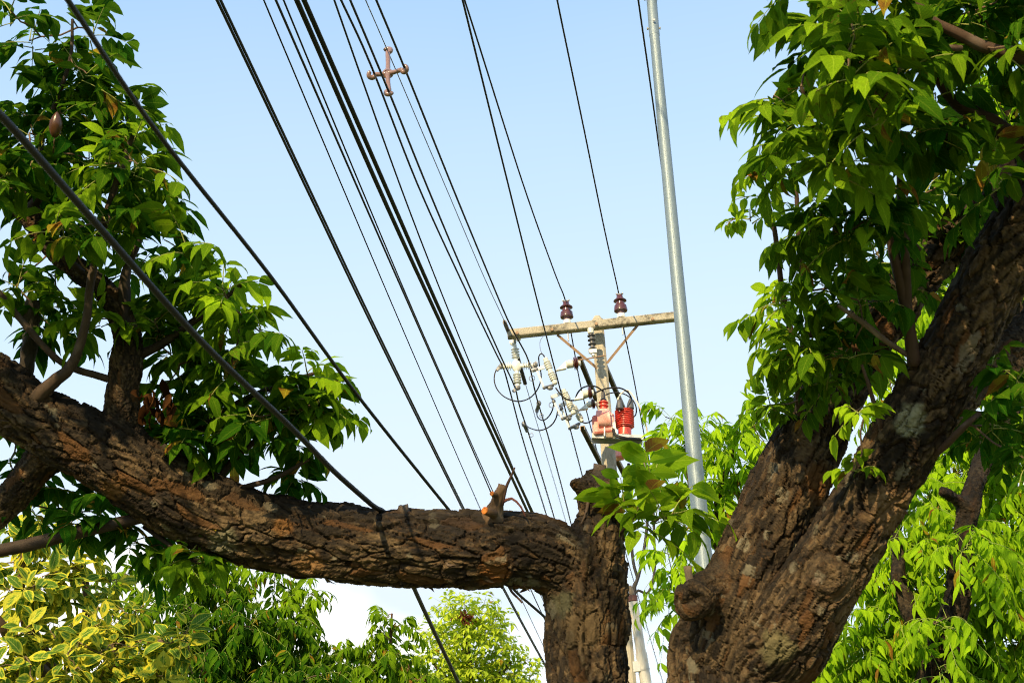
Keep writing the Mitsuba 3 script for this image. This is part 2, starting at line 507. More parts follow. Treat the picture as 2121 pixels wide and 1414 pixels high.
def bark_pattern(s, qu, qv, seed, scale=1.0, amp=1.0):
    """Height in metres and a colour at bark coordinates: s along the limb, (qu, qv) across it."""
    X = np.stack([s, qu, qv], -1) / scale
    X = X + seed * A([3.17, 1.31, 7.77])
    wx = meshkit.fbm(X * A([9, 18, 18]), 3, seed=seed) - 0.5
    wy = meshkit.fbm(X * A([9, 18, 18]) + 31, 3, seed=seed) - 0.5
    Y = X + np.stack([0.10 * wx, 0.040 * wy, -0.040 * wx], -1)
    f1, f2, rid, off = worley(Y / A([0.120, 0.040, 0.040]), seed)
    e1 = f2 - f1
    g1, g2, rid2, off2 = worley(Y / A([0.045, 0.019, 0.019]) + 5, seed + 7)
    e2 = g2 - g1
    fine = meshkit.fbm(X * A([40, 90, 90]), 3, seed=seed + 3)
    big = meshkit.fbm(X * A([4, 9, 9]), 3, seed=seed + 5)
    grain = meshkit.fbm(X * A([55, 240, 240]), 2, seed=seed + 8)
    lay = meshkit.fbm(Y * A([9, 30, 30]) + 3, 4, seed=seed + 11) * 9.0      # layers of cork, broken off in steps
    lev = np.floor(lay)
    ter = lev + sstep(0.82, 1.0, lay - lev)
    lrand = (hash3(np.stack([lev, np.floor(rid * 977), lev * 0], -1).astype(np.int64), seed) & 0xFFFF) / 65535.0
    plate = sstep(0.0, 0.085, e1)
    small = sstep(0.0, 0.11, e2)
    missing = sstep(0.875, 0.90, rid) * plate            # plates that have flaked away
    h = 0.0165 * plate * (0.5 + 0.7 * rid) + 0.013 * plate * np.clip(off[:, 0], -0.5, 0.5) * (rid - 0.3)
    h += 0.0050 * small * (0.2 + rid2) + 0.0034 * (ter - 4.5) + 0.0022 * (fine - 0.5) + 0.016 * (big - 0.5) + 0.0016 * (grain - 0.5)
    h -= missing * 0.010
    dark, mid, tan = A([0.0105, 0.0082, 0.0058]), A([0.038, 0.0285, 0.0165]), A([0.135, 0.101, 0.058])
    m1 = np.clip(0.22 + 0.34 * rid2 + 0.50 * (lrand - 0.4) + 1.8 * (fine - 0.5) + 1.6 * (big - 0.5) + 0.9 * (grain - 0.5), 0, 1)[:, None]
    col = dark + (mid - dark) * sstep(0.0, 0.55, m1) + (tan - mid) * sstep(0.5, 1.0, m1)
    inner = A([0.105, 0.052, 0.017])
    col = col * (1 - 0.8 * missing[:, None]) + inner * (0.45 + 0.9 * grain[:, None]) * 0.8 * missing[:, None]
    step = (sstep(0.70, 0.84, lay - lev) * (1 - sstep(0.93, 1.0, lay - lev)) * (lrand > 0.5))[:, None]
    col = col * (1 - 0.5 * step) + A([0.095, 0.053, 0.021]) * 0.5 * step
    edge = (1 - sstep(0.0, 0.07, e1))[:, None]
    col = col * (1 - 0.6 * edge) + A([0.026, 0.015, 0.008]) * 0.6 * edge
    lich = sstep(0.665, 0.70, meshkit.fbm(X * A([14, 17, 17]) + 9, 5, seed=seed + 13))[:, None] * plate[:, None]
    col = col * (1 - 0.6 * lich) + A([0.20, 0.20, 0.155]) * 0.6 * lich
    return h * amp * scale, col, big


def barked(v, f, chains, amp=1.0, patches=()):
    n = vnormals(v, f)
    D = np.full((len(v), len(chains)), 9.0)
    for j, c in enumerate(chains):
        m = c.near(v)
        D[m, j] = c.dist(v[m])
    W = np.exp(-(D - D.min(1, keepdims=True)) / 0.012)
    W[W < 0.03] = 0
    W /= W.sum(1, keepdims=True)
    h, col = np.zeros(len(v)), np.zeros((len(v), 3))
    for k, c in enumerate(chains):
        m = W[:, k] > 0
        if not m.any():
            continue
        d, s, qu, qv, t = c.dist(v[m], True)
        r = np.interp(s, c.s, c.r)
        sc = np.clip(r / 0.105, 0.35, 1.0)
        hh, cc, big = bark_pattern(s, qu, qv, c.seed, sc.mean(), amp)
        h[m] += W[m, k] * hh
        col[m] += W[m, k][:, None] * cc
    # soot and algae on the weather side
    soot = sstep(-0.05, 0.65, n[:, 2] + 0.9 * (meshkit.fbm(v * 9, 3, seed=3) - 0.5))[:, None]
    col = col * (1 - 0.72 * soot) + A([0.0135, 0.0118, 0.0100]) * 0.72 * soot
    for c, r, rgb_, seed in patches:   # scars, peeled places and lichen
        m = sstep(1.0, 0.55, np.linalg.norm(v - A(c)[:3], axis=1) / r + 0.9 * (meshkit.fbm(v * 45, 3, seed=seed) - 0.5))[:, None]
        col = col * (1 - 0.85 * m) + A(rgb_) * (0.7 + 0.6 * meshkit.fbm(v * 120, 2, seed=seed)[:, None]) * 0.85 * m
    return v + n * h[:, None], np.clip(col, 0.005, 0.9)


def subdivide(v, f):
    v2, f2 = trimesh.remesh.subdivide(v, f)
    return v2, f2


def timber(parent, name, chains, cell, sub=1, label=None, amp=1.0, above=None, tone=1.0, patches=()):
    v, f = surface_nets(chains, cell)
    if above is not None:
        f = f[(v[f][:, :, 2] > above).any(1)]
        keep = np.unique(f)
        inv = np.zeros(len(v), int)
        inv[keep] = np.arange(len(keep))
        v, f = v[keep], inv[f]
    for _ in range(sub):
        v, f = subdivide(v, f)
        n = vnormals(v, f)
        v = v - n * field(v, chains)[:, None] * 0.8
    v, col = barked(v, f, chains, amp, patches)
    return part(parent, name, trimesh.Trimesh(v, f, process=False), M['bark'], smooth=True, color=col * tone, label=label)


def limb(parent, name, pts, seed, base=(0.13, 0.085, 0.055), n=10, rough=0.10, label=None, step=0.02):
    """A small branch: a knobbly tapered tube."""
    p = resample(pts, step)
    m = tube(p[:, :3], p[:, 3], n)
    v, f = np.asarray(m.vertices), np.asarray(m.faces)
    nr = vnormals(v, f)
    r = np.concatenate([np.repeat(p[:, 3], n), p[:1, 3], p[-1:, 3]])
    k = meshkit.fbm(v * A([60, 60, 35]), 3, seed=seed)
    v = v + nr * ((k - 0.5) * 2 * rough * r * 1.6)[:, None]
    c = 0.55 * A(base) * (0.55 + 0.9 * meshkit.fbm(v * 45 + 7, 3, seed=seed + 1))[:, None]
    c = c + (A(base).mean() * 0.55) * A([1.0, 0.97, 0.85]) * sstep(0.62, 0.72, meshkit.fbm(v * 25, 3, seed=seed + 2))[:, None]
    return part(parent, name, trimesh.Trimesh(v, f, process=False), M['twig'], smooth=True, color=c, label=label)


# ------------------------------------------------------------------ leaves
def leaf_mesh(width, curl, fold, skew, tip=0.16, rows=7, wave=0.0, seed=0, widest=0.42, ridge=0.5):
    """A leaf of length 1 along +y, face up to +z: rows of five points, the blade folded along the midrib, arching down and drawn out to a tip."""
    t = np.concatenate([np.linspace(0, 1 - tip, rows - 1), [1.0]])
    body = 1 - tip * 0.55
    x = np.clip(t / body, 0, 1)
    a = math.log(0.5) / math.log(widest)
    w = np.sin(np.pi * np.clip(x, 0, 1) ** a) ** 0.75 * (1 - 0.10 * x)
    w = np.maximum(w, 0.09 * (1 - t) ** 0.5) * width / 2
    w[0], w[-1] = 0.012, 0.002
    us = A([-1, -0.5, 0, 0.5, 1.0])
    ang = curl * t**1.3
    dy, dz = np.cos(ang), -np.sin(ang)
    step = np.diff(t, prepend=0)
    y, z = np.cumsum(step * dy), np.cumsum(step * dz)
    sx = skew * t**2 * 0.5
    rng = np.random.default_rng(seed)
    ph = rng.uniform(0, 6.28)
    V, UV = [], []
    for i in range(len(t)):
        for u in us:
            asym = 1 + 0.12 * np.sign(u) * (1 if skew > 0 else -1)
            px = u * w[i] * asym
            up = abs(u) * w[i] * math.sin(fold) - ridge * fold * w[i] * u * u * 0.3 + wave * w[i] * math.sin(t[i] * 17 + ph + u * 2) * abs(u)
            V.append([px * math.cos(fold) + sx[i], y[i] + up * math.sin(ang[i]), z[i] + up * math.cos(ang[i])])
            UV.append([u / 2 * 0.98 + 0.5, t[i]])
    q = []
    for i in range(len(t) - 1):
        for j in range(4):
            a0 = i * 5 + j
            q.append([a0, a0 + 1, a0 + 6, a0 + 5])
    return A(V), A(q), A(UV)


class Foliage:
    """Leaves of one kind of one tree: copies of a few leaf shapes in twelve tints."""

    def __init__(self, shapes, mat, tints=12):
        self.shapes, self.mat, self.items, self.tints = shapes, mat, [], tints
        self.plies = {}
        self.rods = []
        self.pick = range(min(6, len(shapes)))

    def add(self, shape, tint, pos, along, normal, length, widen=1.0):
        y = unit(along)
        z = normal - y * (normal @ y)
        z = unit(z)
        x = np.cross(y, z)
        m = np.eye(4)
        m[:3, 0], m[:3, 1], m[:3, 2], m[:3, 3] = x * length * widen, y * length, z * length, pos
        self.items.append((shape, int(np.clip(tint, 0, 12 if tint > 19 else self.tints - 1)), m, length))

    def ply(self, shape, tint):
        if (shape, tint) not in self.plies:
            v, q, uv = self.shapes[shape]
            u = uv.copy()
            u[:, 0] += tint
            self.plies[shape, tint] = mikit.ply((v, q), M[self.mat], smooth=True, uv=u)
        return self.plies[shape, tint]

    def finish(self, parent, most=300, name='leaf', rest='foliage'):
        """The leaves that show largest from the road become parts, the rest one mass."""
        mats = A([it[2] for it in self.items])
        cen = mats[:, :3, 3] + 0.5 * mats[:, :3, 1]
        d = cen - CAM
        z = d @ FWD
        px, py = d @ RIGHT / z * 1422, -(d @ UP) / z * 1422
        inside = (np.abs(px) < 520) & (np.abs(py) < 350) & (z > 0.3)
        size = A([it[3] for it in self.items]) / np.maximum(z, 0.3)
        facing = np.abs((unit(mats[:, :3, 2]) * unit(d)).sum(1)) + 0.15
        cellk = np.round(px / 7).astype(int) * 4096 + np.round(py / 7).astype(int)
        order = np.argsort(z)
        seen, first = set(), np.zeros(len(z), bool)
        for i in order:
            if cellk[i] not in seen:
                seen.add(cellk[i])
                first[i] = True
        score = size * facing * inside * np.where(first, 1.0, 0.15)
        top = np.argsort(-score)[:most]
        top = top[score[top] > 0]
        for i in top:
            s, t, m, _ = self.items[i]
            scene[child(parent, name)] = {**self.ply(s, t), 'to_world': T(m.tolist())}
        left = np.setdiff1d(np.arange(len(self.items)), top)
        V, Q, U, base = [], [], [], 0
        for i in left:
            s, t, m, _ = self.items[i]
            v, q, uv = self.shapes[s]
            V.append(v @ m[:3, :3].T + m[:3, 3])
            Q.append(q + base)
            u = uv.copy()
            u[:, 0] += t
            U.append(u)
            base += len(v)
        if V:
            k = child(parent, rest)
            scene[k] = mikit.ply((np.vstack(V), np.vstack(Q)), M[self.mat], smooth=True, uv=np.vstack(U))
            labels[k] = {'kind': 'stuff'}


LEAFLETS = [leaf_mesh(w, c, f, s, tip=tp, rows=6, wave=wv, seed=i) for i, (w, c, f, s, tp, wv) in enumerate(
    [(0.42, 0.9, 0.26, 0.14, 0.15, 0.05), (0.46, 0.6, 0.20, -0.16, 0.13, 0.07), (0.40, 1.25, 0.32, 0.18, 0.16, 0.04), (0.45, 0.40, 0.34, -0.10, 0.14, 0.06),
     (0.48, 1.0, 0.14, 0.10, 0.12, 0.08), (0.40, 0.7, 0.26, -0.24, 0.17, 0.05), (0.46, 0.75, 0.12, 0.08, 0.12, 0.04), (0.48, 1.0, 0.15, -0.10, 0.11, 0.05), (0.44, 0.4, 0.22, 0.12, 0.13, 0.06)])]
FICUS = [leaf_mesh(w, c, f, s, tip=0.07, rows=7, wave=wv, seed=20 + i, widest=0.5) for i, (w, c, f, s, wv) in enumerate(
    [(0.52, 0.5, 0.18, 0.06, 0.08), (0.56, 0.25, 0.12, -0.08, 0.10), (0.48, 0.8, 0.25, 0.05, 0.08), (0.54, 0.6, 0.32, -0.05, 0.08)])]
PENDENT = [leaf_mesh(w, c, f, s, tip=0.22, rows=5, wave=0.06, seed=50 + i) for i, (w, c, f, s) in enumerate([(0.31, 0.5, 0.3, 0.22), (0.34, 0.8, 0.25, -0.2), (0.29, 0.3, 0.35, 0.3), (0.33, 1.0, 0.3, -0.12)])]
SMALL = [leaf_mesh(w, c, f, s, tip=0.15, rows=4, seed=30 + i) for i, (w, c, f, s) in enumerate([(0.48, 0.7, 0.2, 0.05), (0.55, 0.4, 0.3, -0.08), (0.42, 1.0, 0.25, 0.1)])]

DOWN = A([0, 0, -1.0])


def rod(pts, r, n=4):
    return tube(A(pts), r, n, cap=False)


def compound(fo, base, dirn, L, pairs, leaflet, droop, tint, rng, side_hint=None, hang=0.25, rod_r=0.0014):
    """A pinnate leaf: a drooping rachis with pairs of leaflets."""
    dirn = unit(dirn)
    ts = np.linspace(0, 1, 7)
    pts = base + dirn * (ts * L)[:, None] + DOWN * (droop * L * ts**2)[:, None]
    side = np.cross(dirn, [0, 0, 1.0])
    side = unit(side) if np.linalg.norm(side) > 0.1 else unit(rng.normal(size=3) * A([1, 1, 0]))
    if rng.random() < 0.9:
        side = unit(side + 0.25 * rng.normal(size=3))
    fo.rods.append(rod(pts, np.linspace(rod_r * 1.5, rod_r * 0.8, 7)))
    for k in range(pairs):
        t = 0.32 + 0.68 * (k / max(pairs - 1, 1)) if pairs > 1 else 1.0
        p = base + dirn * t * L + DOWN * droop * L * t * t
        tan = unit(dirn * L + DOWN * 2 * droop * L * t)
        nup = unit(np.cross(side, tan))
        if nup[2] < 0:
            nup = -nup
        for sg in (-1, 1):
            a = rng.uniform(0.45, 0.95) if k < pairs - 1 else rng.uniform(0.25, 0.6)
            along = sg * side * math.sin(a + 0.35) + tan * math.cos(a + 0.35) + DOWN * rng.uniform(hang * 0.4, hang * 1.7) + 0.10 * rng.normal(size=3)
            size = leaflet * rng.uniform(0.68, 1.18) * (0.82 if k == 0 else 1.0)
            nm = nup + sg * side * rng.uniform(0.0, 0.35) + 0.15 * rng.normal(size=3)
            fo.add(int(rng.choice(fo.pick)), 20 if rng.random() < 0.022 else tint + rng.integers(-2, 3), p + 0.004 * unit(along), along, nm, size, rng.uniform(0.82, 1.15))


def rosette(fo, tip, axis, size, n, tint, rng, leaflet=0.085, pairs=(3, 5), droop=(0.15, 0.5), spread=(25, 95), hang=0.3):
    """Compound leaves spiralling round a twig's end."""
    axis = unit(axis)
    x = unit(np.cross(axis, [0.3, 0.9, 0.1]))
    y = np.cross(axis, x)
    a0 = rng.uniform(0, 6.28)
    for i in range(n):
        a = a0 + i * 2.4 + rng.uniform(-0.3, 0.3)
        th = math.radians(spread[0] + (spread[1] - spread[0]) * ((i + 0.5) / n) ** 0.8)
        d = axis * math.cos(th) + (x * math.cos(a) + y * math.sin(a)) * math.sin(th)
        base = tip - axis * size * 0.30 * (i / n)
        compound(fo, base, d, size * rng.uniform(0.75, 1.1), int(rng.integers(pairs[0], pairs[1] + 1)), leaflet, rng.uniform(*droop), tint + rng.integers(-1, 2), rng, hang=hang)


def whorl(fo, tip, axis, n, leaf, tint, rng, spread=(30, 125), droop=0.5):
    """Simple leaves spiralling round a twig's end (rubber tree)."""
    axis = unit(axis)
    x = unit(np.cross(axis, [0.3, 0.9, 0.1]))
    y = np.cross(axis, x)
    a0 = rng.uniform(0, 6.28)
    for i in range(n):
        a = a0 + i * 2.4 + rng.uniform(-0.4, 0.4)
        th = math.radians(spread[0] + (spread[1] - spread[0]) * ((i + 0.5) / n))
        rad = x * math.cos(a) + y * math.sin(a)
        d = unit(axis * math.cos(th) + rad * math.sin(th) + DOWN * droop * rng.uniform(0.3, 1.4))
        p = tip - axis * leaf * 0.9 * (i / n) + d * leaf * 0.18
        fo.rods.append(rod([tip - axis * leaf * 0.9 * (i / n), p], 0.0018, 3))
        nm = axis * math.sin(th) - rad * math.cos(th) + A([0, 0, 0.6]) + 0.25 * rng.normal(size=3)
        fo.add(int(rng.integers(len(fo.shapes))), rng.integers(0, 12), p, d, nm, leaf * rng.uniform(0.7, 1.15))


class Twigs:
    """Woody twigs grown from the limbs to the leaf rosettes, nearest first."""

    def __init__(self, starts):
        self.pts = [A(p, float)[:3] for p in starts]
        self.meshes = []

    def grow(self, tips, rng, r=0.0055, tipr=0.0022, sag=0.12):
        tips = [A(t, float) for t in tips]
        left = list(range(len(tips)))
        axes = [None] * len(tips)
        while left:
            tree = cKDTree(A(self.pts))
            d, i = tree.query(A([tips[k] for k in left]))
            j = int(np.argmin(d))
            k = left.pop(j)
            a, b = self.pts[int(i[j])], tips[k]
            L = np.linalg.norm(b - a)
            bend = unit(rng.normal(size=3)) * L * 0.10 + A([0, 0, -1]) * L * sag * 0.5
            ts = np.linspace(0, 1, max(4, int(L / 0.05)))
            wob = np.stack([np.sin(ts * 9 + rng.uniform(0, 6)) for _ in range(3)], 1) * 0.008 * np.sin(np.pi * ts)[:, None]
            p = a + (b - a) * ts[:, None] + bend * (4 * ts * (1 - ts))[:, None] * 0.6 + wob
            self.meshes.append(tube(p, np.linspace(min(r, tipr + 0.006 * L), tipr, len(p)), 6, cap=False))
            axes[k] = unit(p[-1] - p[-3]) if L > 0.02 else A([0, 0, 1.0])
            self.pts += [q for q in p[1:]]
        return axes

    def finish(self, parent, rods, wood=(0.11, 0.075, 0.05), green=(0.22, 0.26, 0.07)):
        if self.meshes:
            m = cat(*self.meshes)
            c = A(wood) * (0.6 + 0.8 * meshkit.fbm(np.asarray(m.vertices) * 40, 2, seed=1))[:, None]
            part(parent, 'twigs', m, M['twig'], smooth=True, color=c, kind='stuff')
        if rods:
            m = cat(*rods)
            part(parent, 'leaf_stalks', m, M['twig'], smooth=True, color=np.tile(A(green), (len(m.vertices), 1)), kind='stuff')


def beyond(e):
    """Whether a rosette stands clear of the photograph's frame."""
    d = A(e[:3], float) - CAM
    return d @ FWD < 0.3 or abs(d @ RIGHT / (d @ FWD)) > 0.42 or d @ UP / (d @ FWD) > 0.31


def to_ground(p, r, dx=0.0, dy=0.0, flare=1.35):
    """Rows that carry a trunk from its lowest given point down into the soil."""
    p = A(p, float)
    out = []
    for k in (1.0, 0.66, 0.33):
        out.append([p[0] + dx * k, p[1] + dy * k, p[2] * (1 - k) - 0.15 * (k == 1.0), r * (1 + (flare - 1) * k * k)])
    return out

# ------------------------------------------------------------------ the tree with the long level limb
rng = np.random.default_rng(11)
lt = thing('limbed_tree', 'tree whose thick limb runs level across the frame, its trunk top sawn off', 'tree')
trunk = [(0.1799,4.5192,2.509,0.1141), (0.188,4.4956,2.678,0.1123), (0.2001,4.4765,2.8137,0.1117), (0.232,4.4603,2.9194,0.0874), (0.2532,4.4579,2.9956,0.0676), (0.2569,4.4558,3.0473,0.0537), (0.2568,4.4453,3.0935,0.0506), (0.2558,4.4414,3.1256,0.0476)]
trunk = to_ground(trunk[0][:3], trunk[0][3]) + trunk
limb_c = [(0.2359,4.51,2.6945,0.071), (0.1855,4.4944,2.8226,0.0904), (0.0988,4.4414,2.8889,0.1024), (-0.0049,4.4066,2.9162,0.1035), (-0.2039,4.3718,2.9198,0.1074), (-0.4312,4.3423,2.9359,0.1069), (-0.6561,4.3102,2.9573,0.1064), (-0.8607,4.2588,2.9965,0.1057), (-1.0384,4.1956,3.0611,0.105), (-1.1709,4.1375,3.1383,0.1016), (-1.301,4.1012,3.2163,0.0956), (-1.446,4.0638,3.2964,0.0866), (-1.5902,4.0208,3.3887,0.0896), (-1.7629,3.9664,3.5053,0.0866), (-1.9659,3.9145,3.6166,0.0777)]
up_c = [(-1.2155,4.1333,3.1948,0.066), (-1.2245,4.1072,3.298,0.0527), (-1.2227,4.069,3.3799,0.0467), (-1.2106,4.0429,3.4833,0.0424), (-1.2167,4.0404,3.5831,0.0367), (-1.2624,4.0121,3.6913,0.0322), (-1.359,3.9919,3.7818,0.0308), (-1.4474,3.9661,3.8608,0.0309), (-1.5246,3.9154,3.9696,0.034), (-1.6023,3.881,4.0434,0.0355), (-1.7132,3.8393,4.1327,0.0355), (-1.8479,3.8037,4.2092,0.034)]
low_c = [(-1.4232,4.1439,3.2667,0.0606), (-1.4933,4.1774,3.2185,0.0516), (-1.5659,4.2174,3.1564,0.0456), (-1.6455,4.2669,3.0975,0.0428), (-1.7735,4.3125,2.9996,0.0397), (-1.8867,4.3618,2.8941,0.0367)]
lobe_c = [(0.2542,4.4246,3.0668,0.0377), (0.2299,4.3904,3.0928,0.0344), (0.2018,4.3629,3.1046,0.0218), (0.1802,4.349,3.1108,0.0124)]
lobe2_c = [(0.2614,4.4168,3.0836,0.0346), (0.2912,4.3907,3.116,0.0204), (0.3011,4.3722,3.1321,0.011)]
timber(lt, 'trunk', [Chain(trunk, 3), Chain(limb_c, 5), Chain(up_c, 8), Chain(low_c, 9), Chain(lobe_c, 10, 0.012), Chain(lobe2_c, 20, 0.012)], 0.0085, above=2.1, tone=A([0.74, 0.71, 0.66]), patches=[(*[(-0.0957,4.3189,2.8203)], 0.065, (0.17, 0.075, 0.020), 1), (*[(-0.66,4.2432,2.8644)], 0.05, (0.20, 0.12, 0.05), 2), (*[(-0.9113,4.1837,2.9446)], 0.05, (0.16, 0.165, 0.11), 3), (*[(-0.7326,4.1764,2.9603)], 0.035, (0.17, 0.085, 0.025), 4), (*[(-1.215,4.0891,3.1001)], 0.06, (0.18, 0.10, 0.035), 5), (*[(-1.0296,4.1438,3.1248)], 0.03, (0.22, 0.06, 0.045), 6), (*[(0.1866,4.4262,2.6613)], 0.09, (0.10, 0.075, 0.04), 7), (*[(0.1228,4.4026,2.7355)], 0.05, (0.085, 0.09, 0.055), 8)])
timber(lt, 'lower_trunk', [Chain([r for r in resample(A(trunk), 0.05) if r[2] < 2.2], 3)], 0.022, sub=0, amp=0.8)
srng = np.random.default_rng(77)
V, Q, C_, nb = [], [], [], 0
mainc = resample(A(limb_c), 0.01)
tr_ = resample(A(trunk[2:]), 0.01)
for k in range(95):
    onl = k < 62
    c = mainc if onl else tr_
    i = int(srng.integers(20, len(c) - 20))
    t = unit(c[i + 1, :3] - c[i - 1, :3])
    a = srng.normal() * 0.7 + (0 if onl else (math.pi / 2 if srng.random() < 0.6 else -math.pi / 2))
    out = (DOWN * math.cos(a) + A([0, -1, 0]) * math.sin(a)) if onl else unit(A([math.sin(a), -0.3 + 0.6 * srng.random(), 0]))
    out = unit(out - t * (out @ t))
    v, q, uv = leaf_mesh(srng.uniform(0.25, 0.6), srng.uniform(-0.3, 1.4), srng.uniform(0.2, 0.9), srng.uniform(-0.4, 0.4), tip=0.3, rows=5, seed=k, wave=0.5)
    y = unit(out * srng.uniform(0.25, 0.8) + t * srng.choice([-1, 1]) * 0.8 + DOWN * 0.15)
    z = unit(np.cross(y, np.cross(out, y) + 0.3 * srng.normal(size=3)))
    x = np.cross(y, z)
    v = v @ np.vstack([x, y, z]) * srng.uniform(0.02, 0.055) * (1.3 if srng.random() < 0.15 else 1) + c[i, :3] + out * c[i, 3] * 1.0
    V.append(v); Q.append(q + nb); nb += len(v)
    C_.append(np.tile(A([0.05, 0.036, 0.024]) * srng.uniform(0.5, 1.6), (len(v), 1)))
part(lt, 'bark_shreds', (np.vstack(V), np.vstack(Q)), M['twig'], smooth=True, color=np.vstack(C_), kind='stuff', label='curled dark bark strips hanging off the underside')
limb(lt, 'stub', [(0.2558,4.4414,3.1256,0.0269), (0.2611,4.4247,3.1613,0.0222), (0.2677,4.4095,3.1941,0.0206)], 4, base=(0.09, 0.07, 0.055), n=14, rough=0.3, label='short dead stub on the sawn-off trunk top')
s1 = limb(lt, 'stub', [(-0.095,4.3206,2.9823,0.0367), (-0.0871,4.3059,3.0138,0.029), (-0.0747,4.2837,3.0377,0.0213), (-0.0621,4.2603,3.0643,0.0167), (-0.0533,4.2502,3.086,0.0152)], 6, base=(0.15, 0.10, 0.062), n=22, rough=0.34, label='pale cut side shoot with orange saw faces')
for p0, p1, r in (([(-0.0835,4.269,2.9983)], [(-0.1124,4.2352,2.9999)], 0.0125), ([(-0.0746,4.2544,3.0534)], [(-0.0875,4.2325,3.053)], 0.0075)):
    part(s1, 'side_stub', lathe(p0[0], p1[0], [(0, r * 1.25), (0.6, r * 1.08), (0.96, r)], 14), M['twig'], color=np.tile(A([0.085, 0.055, 0.034]), (44, 1)), smooth=True)
    e = A(p1[0]); b = A(p0[0]); z = unit(e - b)
    part(s1, 'saw_face', lathe(e - z * 0.001, e + z * 0.003, [(0, r * 0.99), (0.8, r * 0.95), (1, r * 0.85)], 14), M['fresh_cut'], smooth=20, label='orange saw cut')
limb(lt, 'dead_twig', [(-0.058,4.2765,3.0296,0.0061), (-0.043,4.2448,3.0739,0.0052), (-0.0277,4.2228,3.0974,0.0045), (-0.0123,4.1996,3.1234,0.003)], 7, base=(0.10, 0.06, 0.05), n=6, label='bare dead twig rising from the cut shoot')
limb(lt, 'dead_twig', [(-0.0576,4.2733,3.0365,0.0053), (-0.0266,4.2593,3.0428,0.0046), (-0.0006,4.2606,3.0164,0.0036), (0.013,4.2737,2.9883,0.0024)], 7, base=(0.16, 0.06, 0.05), n=6)
limb(lt, 'dead_twig', [(-0.0561,4.4186,2.8195,0.0046), (-0.0423,4.4221,2.7883,0.0046), (-0.0205,4.4225,2.7639,0.0037), (-0.0105,4.4279,2.7523,0.0031)], 8, base=(0.10, 0.06, 0.05), n=6)
limb(lt, 'dead_twig', [(0.2174,4.3748,3.0554,0.0062), (0.209,4.3795,3.0217,0.0047), (0.1912,4.3846,2.9871,0.0039)], 8, base=(0.10, 0.07, 0.05), n=6)
limb(lt, 'stub', [(-0.3688,4.3081,3.0091,0.026), (-0.3704,4.2958,3.0356,0.0214), (-0.3726,4.2893,3.0495,0.0153)], 5, base=(0.07, 0.052, 0.036), n=14, rough=0.5, label='small broken knob on top of the level limb')
